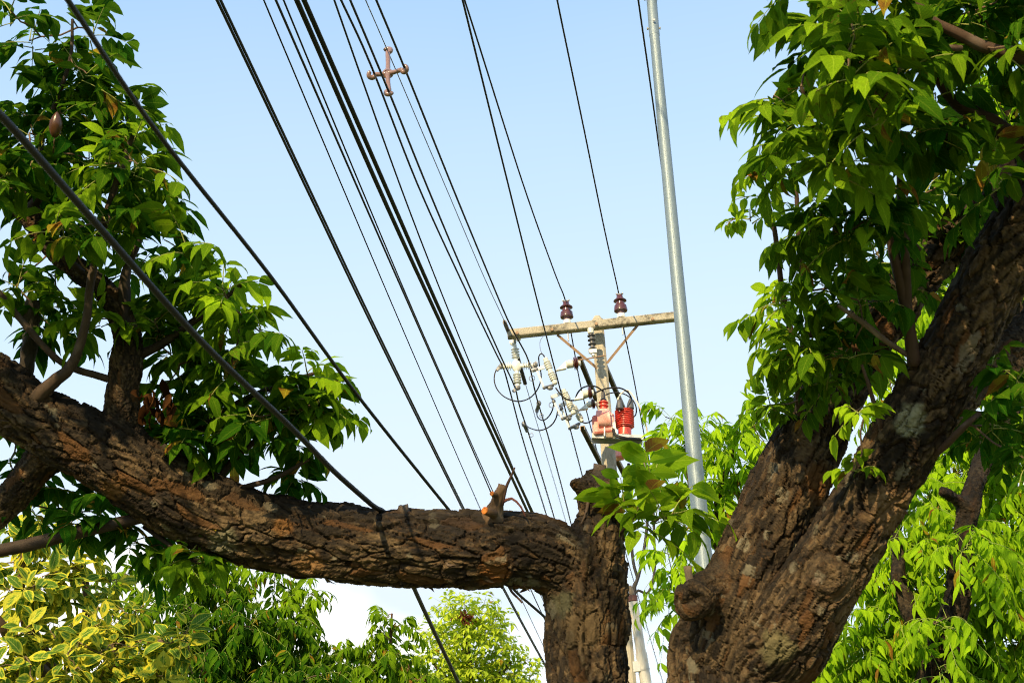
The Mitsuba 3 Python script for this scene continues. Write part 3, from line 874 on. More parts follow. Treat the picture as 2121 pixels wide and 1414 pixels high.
for i, row in enumerate((
        [(-1.501,4.0028,3.3326,0.0252), (-1.4017,3.9461,3.3831,0.0206), (-1.3368,3.9136,3.4293,0.0161), (-1.2831,3.8428,3.5338,0.0131), (-1.2584,3.7846,3.6585,0.0117), (-1.1967,3.6995,3.841,0.0117), (-1.1342,3.6317,3.9864,0.0088), (-1.1123,3.6087,4.0357,0.0058)],
        [(-1.5489,4.1042,3.4464,0.026), (-1.5293,4.0581,3.5926,0.0245), (-1.5139,4.0078,3.7005,0.023)],
        [(-1.5699,3.8377,3.663,0.0089), (-1.4767,3.9031,3.5463,0.0104), (-1.385,3.9673,3.4561,0.0104), (-1.2579,4.0275,3.4215,0.012)],
        [(-1.6186,4.084,2.8982,0.0188), (-1.4836,4.105,2.9242,0.0203), (-1.3638,4.1314,2.9621,0.0205), (-1.2568,4.161,2.9933,0.0192), (-1.1627,4.1914,3.0227,0.0179)],
        [(-0.9591,4.215,3.1141,0.0121), (-0.9053,4.2186,3.201,0.0107), (-0.8452,4.2161,3.2538,0.0092), (-0.8006,4.2176,3.298,0.0062)],
        [(-0.9402,4.2218,3.0995,0.0106), (-0.8332,4.1766,3.1018,0.009), (-0.7384,4.1471,3.1178,0.0075), (-0.6432,4.1083,3.1537,0.0059)],
        [(-1.2121,4.0289,3.5606,0.0274), (-1.2188,4.0081,3.6526,0.0229), (-1.2063,3.9566,3.7629,0.0153), (-1.1411,3.8999,3.8845,0.0107), (-1.0882,3.8429,4.0068,0.0076), (-1.0657,3.7852,4.1305,0.0061)],
        [(-1.2111,4.0579,3.4984,0.0182), (-1.1149,4.0589,3.5436,0.0137), (-1.0359,4.038,3.5884,0.0122), (-0.9251,4.0081,3.6525,0.0092), (-0.8456,3.984,3.7041,0.0061)],
        [(-1.1239,4.1859,3.1529,0.0136), (-1.023,4.1805,3.2828,0.0122), (-0.8648,4.1387,3.3723,0.0092), (-0.7059,4.098,3.4123,0.0076), (-0.6105,4.069,3.4273,0.0053)],
        [(-1.4914,3.838,3.9226,0.0197), (-1.419,3.7496,3.9702,0.0119), (-1.4311,3.7158,4.0901,0.009), (-1.3727,3.6567,4.2167,0.0075), (-1.3181,3.5875,4.3178,0.006), (-1.3059,3.5372,4.4256,0.0045)],
        [(-1.341,3.9392,3.753,0.0122), (-1.3803,3.8629,3.7745,0.009), (-1.4761,3.8242,3.8102,0.0075)],
        [(0.2804,4.4481,2.9455,0.0156), (0.3159,4.4068,2.9631,0.0124), (0.3466,4.3623,2.9875,0.01), (0.3711,4.3116,3.0017,0.0076), (0.4003,4.2641,3.0561,0.0061), (0.4066,4.2292,3.0836,0.0045)],
        [(-1.9513,3.918,3.6091,0.0747), (-2.2862,3.8442,3.7674,0.0657), (-2.6944,3.7593,3.9494,0.0508), (-3.1183,3.6804,4.1186,0.0299), (-3.412,3.636,4.2139,0.009)],
        [(-1.8329,3.8073,4.2015,0.0309), (-2.0781,3.6852,4.3449,0.0244), (-2.3592,3.6079,4.5108,0.0153), (-2.5358,3.5523,4.6301,0.0061)],
        [(-1.8737,4.3556,2.9073,0.0336), (-2.1291,4.4663,2.6699,0.0275), (-2.3265,4.5783,2.4298,0.0168), (-2.4253,4.6343,2.3097,0.0061)],
        [(-1.1775,4.2518,3.0115,0.0091), (-1.1069,4.2243,2.9523,0.0075), (-1.0448,4.2252,2.9029,0.0059), (-0.9825,4.2197,2.8674,0.0044)])):
    if i == 1:
        limb(lt, 'branch', row, 30 + i, base=(0.075, 0.065, 0.05), n=14, rough=0.35, label='broken grey upright snag')
    else:
        limb(lt, 'branch', row, 30 + i, base=(0.085, 0.060, 0.042) if i in (0, 2, 11) else (0.05, 0.036, 0.026), n=12, rough=0.12)

fol = Foliage(LEAFLETS, 'mahogany_leaf')
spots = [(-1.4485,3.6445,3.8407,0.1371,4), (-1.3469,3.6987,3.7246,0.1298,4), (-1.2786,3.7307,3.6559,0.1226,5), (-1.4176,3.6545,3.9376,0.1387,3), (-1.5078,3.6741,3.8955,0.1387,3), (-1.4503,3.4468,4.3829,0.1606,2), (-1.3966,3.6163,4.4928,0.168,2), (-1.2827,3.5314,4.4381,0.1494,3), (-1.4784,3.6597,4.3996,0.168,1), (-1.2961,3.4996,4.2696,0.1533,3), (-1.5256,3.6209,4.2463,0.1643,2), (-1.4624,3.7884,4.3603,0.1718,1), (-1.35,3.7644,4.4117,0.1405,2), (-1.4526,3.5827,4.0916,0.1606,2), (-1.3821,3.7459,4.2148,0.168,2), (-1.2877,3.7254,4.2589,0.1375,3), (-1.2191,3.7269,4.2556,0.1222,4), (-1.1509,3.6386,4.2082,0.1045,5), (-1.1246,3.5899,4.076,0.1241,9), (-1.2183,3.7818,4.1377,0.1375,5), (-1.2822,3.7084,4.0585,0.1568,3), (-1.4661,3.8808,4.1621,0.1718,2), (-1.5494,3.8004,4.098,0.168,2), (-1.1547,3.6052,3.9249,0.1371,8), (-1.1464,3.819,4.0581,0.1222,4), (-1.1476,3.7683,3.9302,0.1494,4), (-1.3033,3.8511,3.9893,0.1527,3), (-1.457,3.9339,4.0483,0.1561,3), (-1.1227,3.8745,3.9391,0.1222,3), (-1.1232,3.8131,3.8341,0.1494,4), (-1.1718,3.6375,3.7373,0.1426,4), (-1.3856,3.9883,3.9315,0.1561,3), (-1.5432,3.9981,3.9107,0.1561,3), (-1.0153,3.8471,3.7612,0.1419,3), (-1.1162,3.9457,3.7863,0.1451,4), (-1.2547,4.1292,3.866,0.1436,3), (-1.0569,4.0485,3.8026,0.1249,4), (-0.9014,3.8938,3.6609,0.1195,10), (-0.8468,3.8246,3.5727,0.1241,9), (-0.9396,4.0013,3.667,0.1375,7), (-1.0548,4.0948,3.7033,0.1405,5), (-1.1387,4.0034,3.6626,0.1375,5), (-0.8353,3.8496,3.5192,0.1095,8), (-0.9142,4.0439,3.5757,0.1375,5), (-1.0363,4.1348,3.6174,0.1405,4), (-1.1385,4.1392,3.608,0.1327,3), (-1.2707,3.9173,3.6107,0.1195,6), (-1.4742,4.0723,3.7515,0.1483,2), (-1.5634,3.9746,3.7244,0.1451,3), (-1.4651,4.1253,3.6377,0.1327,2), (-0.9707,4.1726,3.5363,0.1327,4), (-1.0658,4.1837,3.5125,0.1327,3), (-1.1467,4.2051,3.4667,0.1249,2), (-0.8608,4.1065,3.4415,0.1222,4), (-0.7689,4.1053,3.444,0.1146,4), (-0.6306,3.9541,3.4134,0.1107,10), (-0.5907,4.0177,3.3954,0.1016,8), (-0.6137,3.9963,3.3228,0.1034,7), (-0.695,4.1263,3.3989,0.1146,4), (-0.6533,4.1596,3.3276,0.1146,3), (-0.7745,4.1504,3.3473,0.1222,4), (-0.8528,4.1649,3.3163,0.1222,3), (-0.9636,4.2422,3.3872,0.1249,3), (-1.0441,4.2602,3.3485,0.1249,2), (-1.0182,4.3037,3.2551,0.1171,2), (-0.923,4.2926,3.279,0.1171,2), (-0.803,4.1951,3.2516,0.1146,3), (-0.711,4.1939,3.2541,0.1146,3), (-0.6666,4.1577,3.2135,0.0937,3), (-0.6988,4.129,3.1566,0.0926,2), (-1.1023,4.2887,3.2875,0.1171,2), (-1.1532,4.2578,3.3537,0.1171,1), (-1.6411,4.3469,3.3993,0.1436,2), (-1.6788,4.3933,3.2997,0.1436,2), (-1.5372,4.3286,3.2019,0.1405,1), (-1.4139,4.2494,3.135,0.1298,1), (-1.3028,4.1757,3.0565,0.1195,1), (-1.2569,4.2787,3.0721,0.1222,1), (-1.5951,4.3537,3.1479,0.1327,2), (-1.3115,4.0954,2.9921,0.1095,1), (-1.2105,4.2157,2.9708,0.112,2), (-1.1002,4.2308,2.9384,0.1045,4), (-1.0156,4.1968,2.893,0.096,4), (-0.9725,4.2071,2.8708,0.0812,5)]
extra = []
for k in range(54):   # the crown goes on beyond the frame, up and to the left
    q = A([-2.25, 3.3, 4.0]) + rng.normal(size=3) * A([0.36, 0.5, 0.45])
    extra.append([*q, 0.17, 2])
for k in range(22):
    q = A([-2.0, 4.1, 4.85]) + rng.normal(size=3) * A([0.45, 0.35, 0.22])
    extra.append([*q, 0.17, 3])
allspots = [list(s) for s in spots] + [e for e in extra if beyond(e)]
starts = [p for c in (limb_c, up_c, low_c) for p in resample(A(c), 0.05)[:, :3] if True]
starts = [p for p in starts if p[0] < -0.55]
for k in [k for k in scene if k.startswith(lt + '__branch')]:
    pass
for row in ([(-1.4017,3.9461,3.3831), (-1.3368,3.9136,3.4293), (-1.2831,3.8428,3.5338), (-1.2584,3.7846,3.6585), (-1.1967,3.6995,3.841), (-1.1342,3.6317,3.9864), (-1.385,3.9673,3.4561), (-1.4767,3.9031,3.5463), (-1.4836,4.105,2.9242), (-1.3638,4.1314,2.9621), (-1.2568,4.161,2.9933), (-0.9053,4.2186,3.201), (-0.8452,4.2161,3.2538), (-0.8332,4.1766,3.1018), (-0.7384,4.1471,3.1178), (-1.2188,4.0081,3.6526), (-1.2063,3.9566,3.7629), (-1.1411,3.8999,3.8845), (-1.0882,3.8429,4.0068), (-1.1149,4.0589,3.5436), (-1.0359,4.038,3.5884), (-0.9251,4.0081,3.6525), (-0.8456,3.984,3.7041), (-1.023,4.1805,3.2828), (-0.8648,4.1387,3.3723), (-0.7059,4.098,3.4123), (-1.419,3.7496,3.9702), (-1.4311,3.7158,4.0901), (-1.3727,3.6567,4.2167), (-1.3181,3.5875,4.3178), (-1.3059,3.5372,4.4256), (-1.4761,3.8242,3.8102), (-1.1069,4.2243,2.9523), (-1.0448,4.2252,2.9029)],):
    starts += [A(p) for p in row]
tw = Twigs(starts)
tips = [A(s[:3]) + A([0, 0, 0.0]) + rng.normal(size=3) * A([0.015, 0.12, 0.015]) for s in allspots]
axes = tw.grow(tips, rng, r=0.006)
for s, tip, ax in zip(allspots, tips, axes):
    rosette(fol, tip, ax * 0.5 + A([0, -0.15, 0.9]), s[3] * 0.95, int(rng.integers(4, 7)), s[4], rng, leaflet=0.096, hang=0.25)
fol.pick = [6, 7, 8]
tw.pts = [A(p) for p in [(0.2804,4.4481,2.9455), (0.3159,4.4068,2.9631), (0.3466,4.3623,2.9875), (0.3711,4.3116,3.0017), (0.4003,4.2641,3.0561), (0.4066,4.2292,3.0836)]]
# the leafy shoot beside the sawn-off top
shoot = [(0.4208,4.2366,3.0678), (0.4202,4.2904,2.9524), (0.3542,4.3241,2.9748), (0.4727,4.2226,2.9559), (0.3269,4.2977,3.0316)]
tw.grow([A(s) for s in shoot], rng, r=0.004)
tint = [10, 8, 8, 8, 8]
for s, t, ax, n, L, ll in zip(shoot, tint, [(0.40, -0.1, 0.9), (0.4, -0.3, 0.5), (-0.1, -0.5, 0.4), (0.8, -0.3, 0.35), (-0.5, -0.2, 0.7)], [4, 5, 4, 5, 3], [0.13, 0.14, 0.12, 0.14, 0.09], [0.135, 0.125, 0.11, 0.13, 0.10]):
    rosette(fol, A(s), A(ax), L, n, t, rng, leaflet=ll, pairs=(2, 3), droop=(0.0, 0.3), spread=(15, 85), hang=0.12)
tw.finish(lt, fol.rods)
fol.finish(lt)

# a withered leaf bunch caught on the upright branch, a seed pod
db = thing('dead_leaf_bunch', 'bunch of curled brown dead leaves hanging at the upright branch on the level limb', 'dead leaves')
c0 = A([(-1.0885,3.9335,3.2682)][0])
for k in range(20):
    v, q, uv = leaf_mesh(0.42, rng.uniform(0.6, 1.5), rng.uniform(0.3, 0.7), rng.uniform(-0.3, 0.3), seed=60 + k, wave=0.2)
    R = trimesh.transformations.random_rotation_matrix(rng.random(3))[:3, :3]
    y = unit(A([rng.normal() * 0.5, rng.normal() * 0.4 - 0.1, -0.9])); z = unit(np.cross(y, rng.normal(size=3))); x = np.cross(y, z)
    p = c0 + A([rng.normal() * 0.03, rng.normal() * 0.025, 0.035 + rng.normal() * 0.025])
    v = v @ np.vstack([x, y, z]) * rng.uniform(0.06, 0.095) + p
    part(db, 'leaf', (v, q), M['dead_leaf'], smooth=True, uv=uv, color=np.tile(A([0.032, 0.0145, 0.0055]) * rng.uniform(0.5, 1.7), (len(v), 1)))
pod = thing('seed_pod', 'brown woody seed pod, a closed egg shape, hanging among leaves near the top left corner', 'seed pod')
pa, pb = [(-1.3175,3.5227,3.9836), (-1.3064,3.491,4.0516)]
part(pod, 'husk', lathe(pa, pb, [(0, 0.006), (0.06, 0.010), (0.12, 0.013), (0.2, 0.016), (0.4, 0.0195), (0.6, 0.0185), (0.8, 0.013), (0.93, 0.007), (1, 0.002)], 10), M['pod_husk'], smooth=50)
part(pod, 'stalk', tube(resample([(-1.3175,3.5227,3.9836), (-1.3263,3.5485,3.9756), (-1.3912,3.7187,4.0366)], 0.01), 0.0022, 6), M['twig'], smooth=True, color=np.tile(A([0.12, 0.08, 0.05]), (6 * len(resample([(-1.3175,3.5227,3.9836), (-1.3263,3.5485,3.9756), (-1.3912,3.7187,4.0366)], 0.01)) + 2, 1)))

# ------------------------------------------------------------------ the forked tree on the right
rng = np.random.default_rng(23)
rt = thing('forked_tree', 'massive forked tree on the right with flaking brown bark and a leafy crown', 'tree')
ca = [(0.5837,4.3468,2.453,0.1547), (0.6149,4.2956,2.5628,0.146), (0.6663,4.2349,2.6928,0.1284), (0.7425,4.1976,2.8438,0.1146), (0.8145,4.1656,2.9835,0.1066), (0.8819,4.1546,3.1018,0.0986), (0.9602,4.1365,3.2352,0.0874), (1.0831,4.1205,3.4115,0.0764), (1.2537,4.0848,3.6063,0.071), (1.4277,4.0605,3.7767,0.0656), (1.6336,4.0354,3.9488,0.06), (1.848,3.9634,4.1034,0.0537)]
cb = [(0.6849,4.2639,2.3941,0.1198), (0.7606,4.1534,2.5364,0.113), (0.8619,4.0546,2.6772,0.1023), (0.9704,3.9541,2.8218,0.0919), (1.0739,3.8669,2.9616,0.0845), (1.1768,3.7774,3.1061,0.0854), (1.281,3.68,3.2677,0.0823), (1.3865,3.5863,3.4213,0.0819), (1.4973,3.4964,3.5668,0.0815), (1.6568,3.4166,3.738,0.076)]
ca = to_ground(ca[0][:3], 0.185, dx=0.05) + ca
cb2 = [[A(ca[2])[0] + 0.06, A(ca[2])[1], A(ca[2])[2], 0.15]] + cb
cc = [(1.1865,3.8813,3.0726,0.0562), (1.3234,3.9501,3.1853,0.0519), (1.4635,3.9986,3.318,0.0473), (1.6313,4.0455,3.4539,0.0453), (1.7925,4.0489,3.565,0.0428)]
kn = [(0.5971,4.1991,2.6988,0.058), (0.5466,4.1538,2.6776,0.0487), (0.5111,4.1099,2.6533,0.0396), (0.4869,4.087,2.6314,0.0281)]
kl = [(0.5978,4.1721,2.7328,0.026), (0.539,4.1256,2.7142,0.02), (0.4908,4.0909,2.6941,0.0142), (0.4659,4.0895,2.6734,0.0099)]
kr = [(0.4845,4.0448,2.6747,0.0154), (0.516,4.0416,2.6579,0.0126), (0.5227,4.0646,2.6323,0.0196), (0.4975,4.0758,2.6081,0.014), (0.4669,4.074,2.6121,0.021), (0.4524,4.074,2.6356,0.0126), (0.457,4.0525,2.6582,0.0182)]
kr2 = [(0.857,3.9383,2.6901,0.0096), (0.8813,3.936,2.6713,0.0109), (0.8853,3.9477,2.6463,0.0123), (0.8651,3.9565,2.6275,0.0109), (0.8431,3.9623,2.6386,0.0109), (0.8363,3.9506,2.6638,0.0109), (0.8514,3.9393,2.6879,0.0096)]
kn2 = [(0.857,4.0447,2.6748,0.0559), (0.8662,3.9938,2.6658,0.0359), (0.8687,3.978,2.6641,0.0275)]
timber(rt, 'trunk', [Chain(ca, 12), Chain(cb2, 14), Chain(cc, 15), Chain(kn, 16), Chain(kl, 21, 0.012), Chain(kr, 18, 0.01), Chain(kn2, 17), Chain(kr2, 19, 0.008)], 0.0085, above=2.0, tone=A([0.78, 0.74, 0.68]), patches=[(*[(1.101,3.7235,3.0323)], 0.055, (0.26, 0.29, 0.22), 1), (*[(0.7849,3.9052,2.6427)], 0.060, (0.30, 0.235, 0.19), 2), (*[(0.9449,4.0041,2.4779)], 0.075, (0.13, 0.060, 0.018), 3), (*[(0.4823,3.9942,2.6175)], 0.055, (0.14, 0.085, 0.035), 4), (*[(0.9055,4.0792,2.9795)], 0.075, (0.15, 0.075, 0.025), 5), (*[(0.7088,4.0545,2.4882)], 0.06, (0.12, 0.115, 0.06), 6), (*[(1.0454,3.8512,2.8058)], 0.09, (0.16, 0.11, 0.06), 7)])
timber(rt, 'lower_trunk', [Chain([r for r in resample(A(ca), 0.05) if r[2] < 2.12], 12)], 0.022, sub=0, amp=0.8, tone=1.0)
limb(rt, 'stub', [(0.4863,4.0846,2.684,0.0127), (0.4822,4.0725,2.7098,0.0127), (0.4782,4.0587,2.7395,0.0113)], 4, base=(0.24, 0.19, 0.14), n=12, rough=0.1, label='pale cut peg on the knot at the left edge of the forked trunk')
for i, row in enumerate((
        [(1.131,3.6961,3.1858,0.0191), (1.1192,3.6403,3.2583,0.0177), (1.097,3.5702,3.3611,0.0149), (1.0676,3.4949,3.4754,0.0121), (1.0572,3.4405,3.5684,0.0094), (1.0548,3.3837,3.6902,0.0067)],
        [(1.1117,3.6139,3.2912,0.0149), (1.1078,3.5387,3.405,0.0135), (1.1027,3.4615,3.5469,0.0121), (1.1024,3.3989,3.6811,0.0081), (1.0994,3.3477,3.7911,0.0054)],
        [(1.1147,3.6842,3.2113,0.0082), (1.0489,3.6309,3.231,0.0081), (0.9818,3.5897,3.2721,0.0081), (0.9084,3.5575,3.3175,0.0054)],
        [(1.4024,3.0005,3.6836,0.0171), (1.3184,2.9873,3.712,0.0171), (1.2343,2.9751,3.7382,0.0159), (1.1689,2.9592,3.7724,0.0147), (1.1036,2.9432,3.8065,0.0122), (1.0636,2.9206,3.855,0.0098)],
        [(1.4665,3.3559,3.6315,0.0291), (1.3906,3.3262,3.6952,0.0265), (1.314,3.3021,3.7469,0.0225), (1.2497,3.2866,3.78,0.0159), (1.1729,3.2072,3.832,0.0091), (1.1248,3.173,3.9054,0.0065)],
        [(1.1556,3.8375,2.9535,0.0124), (1.1974,3.777,2.965,0.0109), (1.2458,3.7057,2.9997,0.0094), (1.2877,3.6924,3.0281,0.0067)],
        [(1.0425,3.8059,3.0213,0.0069), (1.0095,3.724,3.0786,0.0068), (0.9911,3.6822,3.1209,0.0054), (0.9716,3.6469,3.1729,0.004)],
        [(0.8621,4.0107,3.1736,0.0117), (0.8413,3.8933,3.3781,0.0102), (0.8141,3.8045,3.4975,0.0087), (0.7959,3.7046,3.6408,0.0072), (0.7781,3.6506,3.7094,0.0057)],
        [(0.9035,3.9128,3.3836,0.0102), (0.8851,3.8259,3.5699,0.0088), (0.8818,3.7579,3.7158,0.0073), (0.8836,3.6962,3.8482,0.0058)],
        [(1.2876,3.3015,3.7481,0.0119), (1.2028,3.2825,3.6705,0.0091), (1.1088,3.2464,3.6297,0.0077), (1.0173,3.2552,3.6107,0.0052)],
        [(1.1731,2.9748,3.7389,0.0086), (1.0846,2.9319,3.7126,0.0072), (1.0099,2.8903,3.6835,0.0048), (0.8768,2.8602,3.6296,0.0035)],
        [(1.1516,3.5433,3.4662,0.0136), (0.9975,3.3959,3.5456,0.0106), (0.875,3.2576,3.6057,0.0077), (0.8179,3.1706,3.6739,0.0064), (0.7865,3.0907,3.727,0.005)])):
    limb(rt, 'branch', row, 60 + i, base=(0.20, 0.15, 0.11) if i == 2 else (0.095, 0.058, 0.038), n=12, rough=0.10, label='pale bare grey twig' if i == 2 else None)
fol = Foliage(LEAFLETS, 'mahogany_leaf')
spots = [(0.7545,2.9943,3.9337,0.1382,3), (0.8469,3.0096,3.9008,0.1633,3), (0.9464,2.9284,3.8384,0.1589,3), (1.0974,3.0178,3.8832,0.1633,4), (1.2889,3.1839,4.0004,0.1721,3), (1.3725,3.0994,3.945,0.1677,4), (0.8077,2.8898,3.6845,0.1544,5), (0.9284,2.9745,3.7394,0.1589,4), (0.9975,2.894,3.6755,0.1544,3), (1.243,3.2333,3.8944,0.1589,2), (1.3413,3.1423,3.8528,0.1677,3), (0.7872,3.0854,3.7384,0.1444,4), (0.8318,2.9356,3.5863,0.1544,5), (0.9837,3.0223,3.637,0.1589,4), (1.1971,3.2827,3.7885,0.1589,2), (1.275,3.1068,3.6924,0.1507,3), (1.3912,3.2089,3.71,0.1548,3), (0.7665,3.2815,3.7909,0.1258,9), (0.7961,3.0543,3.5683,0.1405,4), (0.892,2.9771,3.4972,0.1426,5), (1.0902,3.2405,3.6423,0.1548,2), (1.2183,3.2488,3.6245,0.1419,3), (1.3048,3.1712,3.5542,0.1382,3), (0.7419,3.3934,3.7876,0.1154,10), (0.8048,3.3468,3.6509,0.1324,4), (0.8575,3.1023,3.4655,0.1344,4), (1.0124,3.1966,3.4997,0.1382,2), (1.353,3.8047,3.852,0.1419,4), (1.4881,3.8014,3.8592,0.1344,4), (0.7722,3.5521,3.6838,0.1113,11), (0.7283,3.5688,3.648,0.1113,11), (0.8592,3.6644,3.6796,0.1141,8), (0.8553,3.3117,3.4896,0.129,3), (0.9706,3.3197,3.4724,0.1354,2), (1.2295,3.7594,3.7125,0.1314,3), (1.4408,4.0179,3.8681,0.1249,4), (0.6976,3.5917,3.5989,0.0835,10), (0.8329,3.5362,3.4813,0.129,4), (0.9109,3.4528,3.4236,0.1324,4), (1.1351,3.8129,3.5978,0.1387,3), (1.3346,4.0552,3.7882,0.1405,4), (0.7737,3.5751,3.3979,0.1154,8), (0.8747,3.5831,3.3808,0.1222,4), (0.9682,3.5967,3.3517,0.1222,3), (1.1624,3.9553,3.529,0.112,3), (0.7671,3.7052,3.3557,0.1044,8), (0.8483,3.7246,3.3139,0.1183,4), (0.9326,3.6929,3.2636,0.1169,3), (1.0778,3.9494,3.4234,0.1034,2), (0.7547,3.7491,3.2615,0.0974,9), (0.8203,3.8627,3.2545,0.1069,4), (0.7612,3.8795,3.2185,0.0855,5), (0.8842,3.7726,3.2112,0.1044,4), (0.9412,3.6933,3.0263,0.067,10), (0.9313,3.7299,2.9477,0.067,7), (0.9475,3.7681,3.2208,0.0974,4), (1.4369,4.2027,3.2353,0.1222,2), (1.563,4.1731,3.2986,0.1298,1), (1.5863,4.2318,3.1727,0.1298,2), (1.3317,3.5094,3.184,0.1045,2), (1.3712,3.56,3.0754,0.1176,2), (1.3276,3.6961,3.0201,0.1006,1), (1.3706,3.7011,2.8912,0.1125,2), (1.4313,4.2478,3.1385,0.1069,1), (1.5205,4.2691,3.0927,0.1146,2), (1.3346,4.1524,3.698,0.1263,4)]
extra = []
for k in range(30):
    q = A([1.75, 3.3, 4.6]) + rng.normal(size=3) * A([0.5, 0.45, 0.35])
    extra.append([*q, 0.18, 3])
for k in range(12):
    q = A([1.45, 2.7, 4.45]) + rng.normal(size=3) * A([0.25, 0.25, 0.28])
    extra.append([*q, 0.18, 3])
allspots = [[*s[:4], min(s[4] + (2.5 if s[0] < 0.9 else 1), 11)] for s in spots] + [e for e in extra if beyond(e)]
starts = [p for c in (ca, cb) for p in resample(A(c), 0.05)[:, :3] if p[2] > 3.2]
for row in ([(1.1192,3.6403,3.2583), (1.097,3.5702,3.3611), (1.0676,3.4949,3.4754), (1.0572,3.4405,3.5684), (1.1078,3.5387,3.405), (1.1027,3.4615,3.5469), (0.9818,3.5897,3.2721), (1.2343,2.9751,3.7382), (1.1689,2.9592,3.7724), (1.1036,2.9432,3.8065), (1.3906,3.3262,3.6952), (1.314,3.3021,3.7469), (1.2497,3.2866,3.78), (1.1729,3.2072,3.832), (1.2458,3.7057,2.9997), (1.0095,3.724,3.0786), (0.8413,3.8933,3.3781), (0.8141,3.8045,3.4975), (0.7959,3.7046,3.6408), (0.7781,3.6506,3.7094), (0.8851,3.8259,3.5699), (0.8818,3.7579,3.7158), (1.2028,3.2825,3.6705), (1.1088,3.2464,3.6297), (1.0099,2.8903,3.6835), (0.9975,3.3959,3.5456), (0.875,3.2576,3.6057), (0.8179,3.1706,3.6739), (0.7865,3.0907,3.727)],):
    starts += [A(p) for p in row]
tw = Twigs(starts)
tips = [A(s[:3]) + rng.normal(size=3) * A([0.015, 0.10, 0.015]) for s in allspots]
axes = tw.grow(tips, rng, r=0.006)
for s, tip, ax in zip(allspots, tips, axes):
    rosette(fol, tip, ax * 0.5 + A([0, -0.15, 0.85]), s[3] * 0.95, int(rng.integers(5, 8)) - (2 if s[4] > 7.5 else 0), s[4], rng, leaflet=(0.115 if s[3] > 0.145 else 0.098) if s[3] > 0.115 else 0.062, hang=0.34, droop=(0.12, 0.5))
tw.finish(rt, fol.rods)
fol.finish(rt)

# ------------------------------------------------------------------ trees and shrubs behind
def blob_tips(blobs, density, rng, squash=0.8):
    out = []
    for b in blobs:
        n = int(density * (b[3] / 0.3) ** 2)
        for _ in range(max(n, 2)):
            d = unit(rng.normal(size=3) + A([0, -0.35, 0.35]))
            out.append((A(b[:3]) + d * b[3] * A([1, 1, squash]) * rng.uniform(0.35, 1.0), d, b[4] if len(b) > 4 else 5))
    return out


# the variegated shrub in the bottom left corner
rng = np.random.default_rng(31)
fk = thing('variegated_shrub', 'tall shrub with yellow-edged green leaves filling the bottom left corner', 'shrub')
base = [(-2.2666,7.1517,2.8265)][0]
stems = [[(-2.2666,7.1517,2.8265,0.0713), (-2.2872,6.9096,3.1091,0.0468), (-2.3778,6.6895,3.3445,0.0323), (-2.4119,6.5911,3.5556,0.0208), (-2.3561,6.5141,3.7206,0.0138)], [(-2.2666,7.1517,2.8265,0.057), (-2.0767,6.9143,3.0991,0.0375), (-1.9435,6.7284,3.261,0.0254), (-1.7105,6.634,3.2269,0.0136)], [(-2.2872,6.9096,3.1091,0.0328), (-2.3785,6.5196,3.2356,0.0269), (-2.404,6.3821,3.2938,0.0221), (-2.5281,6.314,3.4399,0.0199)], [(-2.2666,7.1517,2.8265,0.0523), (-2.1967,6.9722,3.2114,0.0333), (-2.1876,6.9402,3.5168,0.0217), (-2.2003,6.8481,3.7143,0.0145)]]
g0 = [[p[0], p[1], p[2], p[3]] for p in stems[0]]
limb(fk, 'stem', to_ground(stems[0][0][:3], 0.075) + stems[0], 70, n=12, step=0.06)
for k, s in enumerate(stems[1:]):
    limb(fk, 'stem', s, 71 + k, n=10, step=0.05)
fol = Foliage(FICUS, 'ficus_leaf')
blobs = [(-2.4056,6.6379,3.81,0.1062), (-2.21,6.6954,3.805,0.1069), (-2.5403,6.673,3.8531,0.1188), (-2.313,6.663,3.8746,0.0594), (-2.0969,6.7432,3.7026,0.095), (-2.2776,6.4316,3.1877,0.2317), (-2.0541,6.5268,3.2202,0.2464), (-1.7748,6.4754,3.0937,0.2096), (-2.38,6.5229,3.4651,0.2161), (-2.185,6.6254,3.482,0.2193), (-2.3932,6.6297,3.7093,0.1757), (-2.1851,6.6541,3.6569,0.1522), (-1.9617,6.6889,3.3457,0.1847), (-1.6031,6.3514,3.123,0.1347), (-2.3578,6.3853,3.0504,0.1955), (-2.0872,6.2997,2.9973,0.1925), (-1.8817,6.405,3.0081,0.1955), (-1.6647,6.4098,2.9978,0.1629), (-2.5938,6.5675,3.6062,0.2308), (-1.5346,6.3254,3.1789,0.0652), (-2.0582,6.8144,3.5498,0.1426), (-2.2079,6.5826,2.864,0.2427), (-1.8785,6.5992,2.8283,0.2427)]
tp = blob_tips(blobs, 17.0, rng)
tw = Twigs([p for s in stems for p in resample(A(s), 0.08)[:, :3]])
ax = tw.grow([t[0] for t in tp], rng, r=0.007, tipr=0.003)
for (tip, d, _), a in zip(tp, ax):
    whorl(fol, tip, a * 0.3 + d * 0.7 + A([0, 0, 0.4]), int(rng.integers(8, 12)), 0.112, 0, rng)
tw.finish(fk, fol.rods, wood=(0.12, 0.09, 0.05), green=(0.40, 0.38, 0.10))
fol.finish(fk)


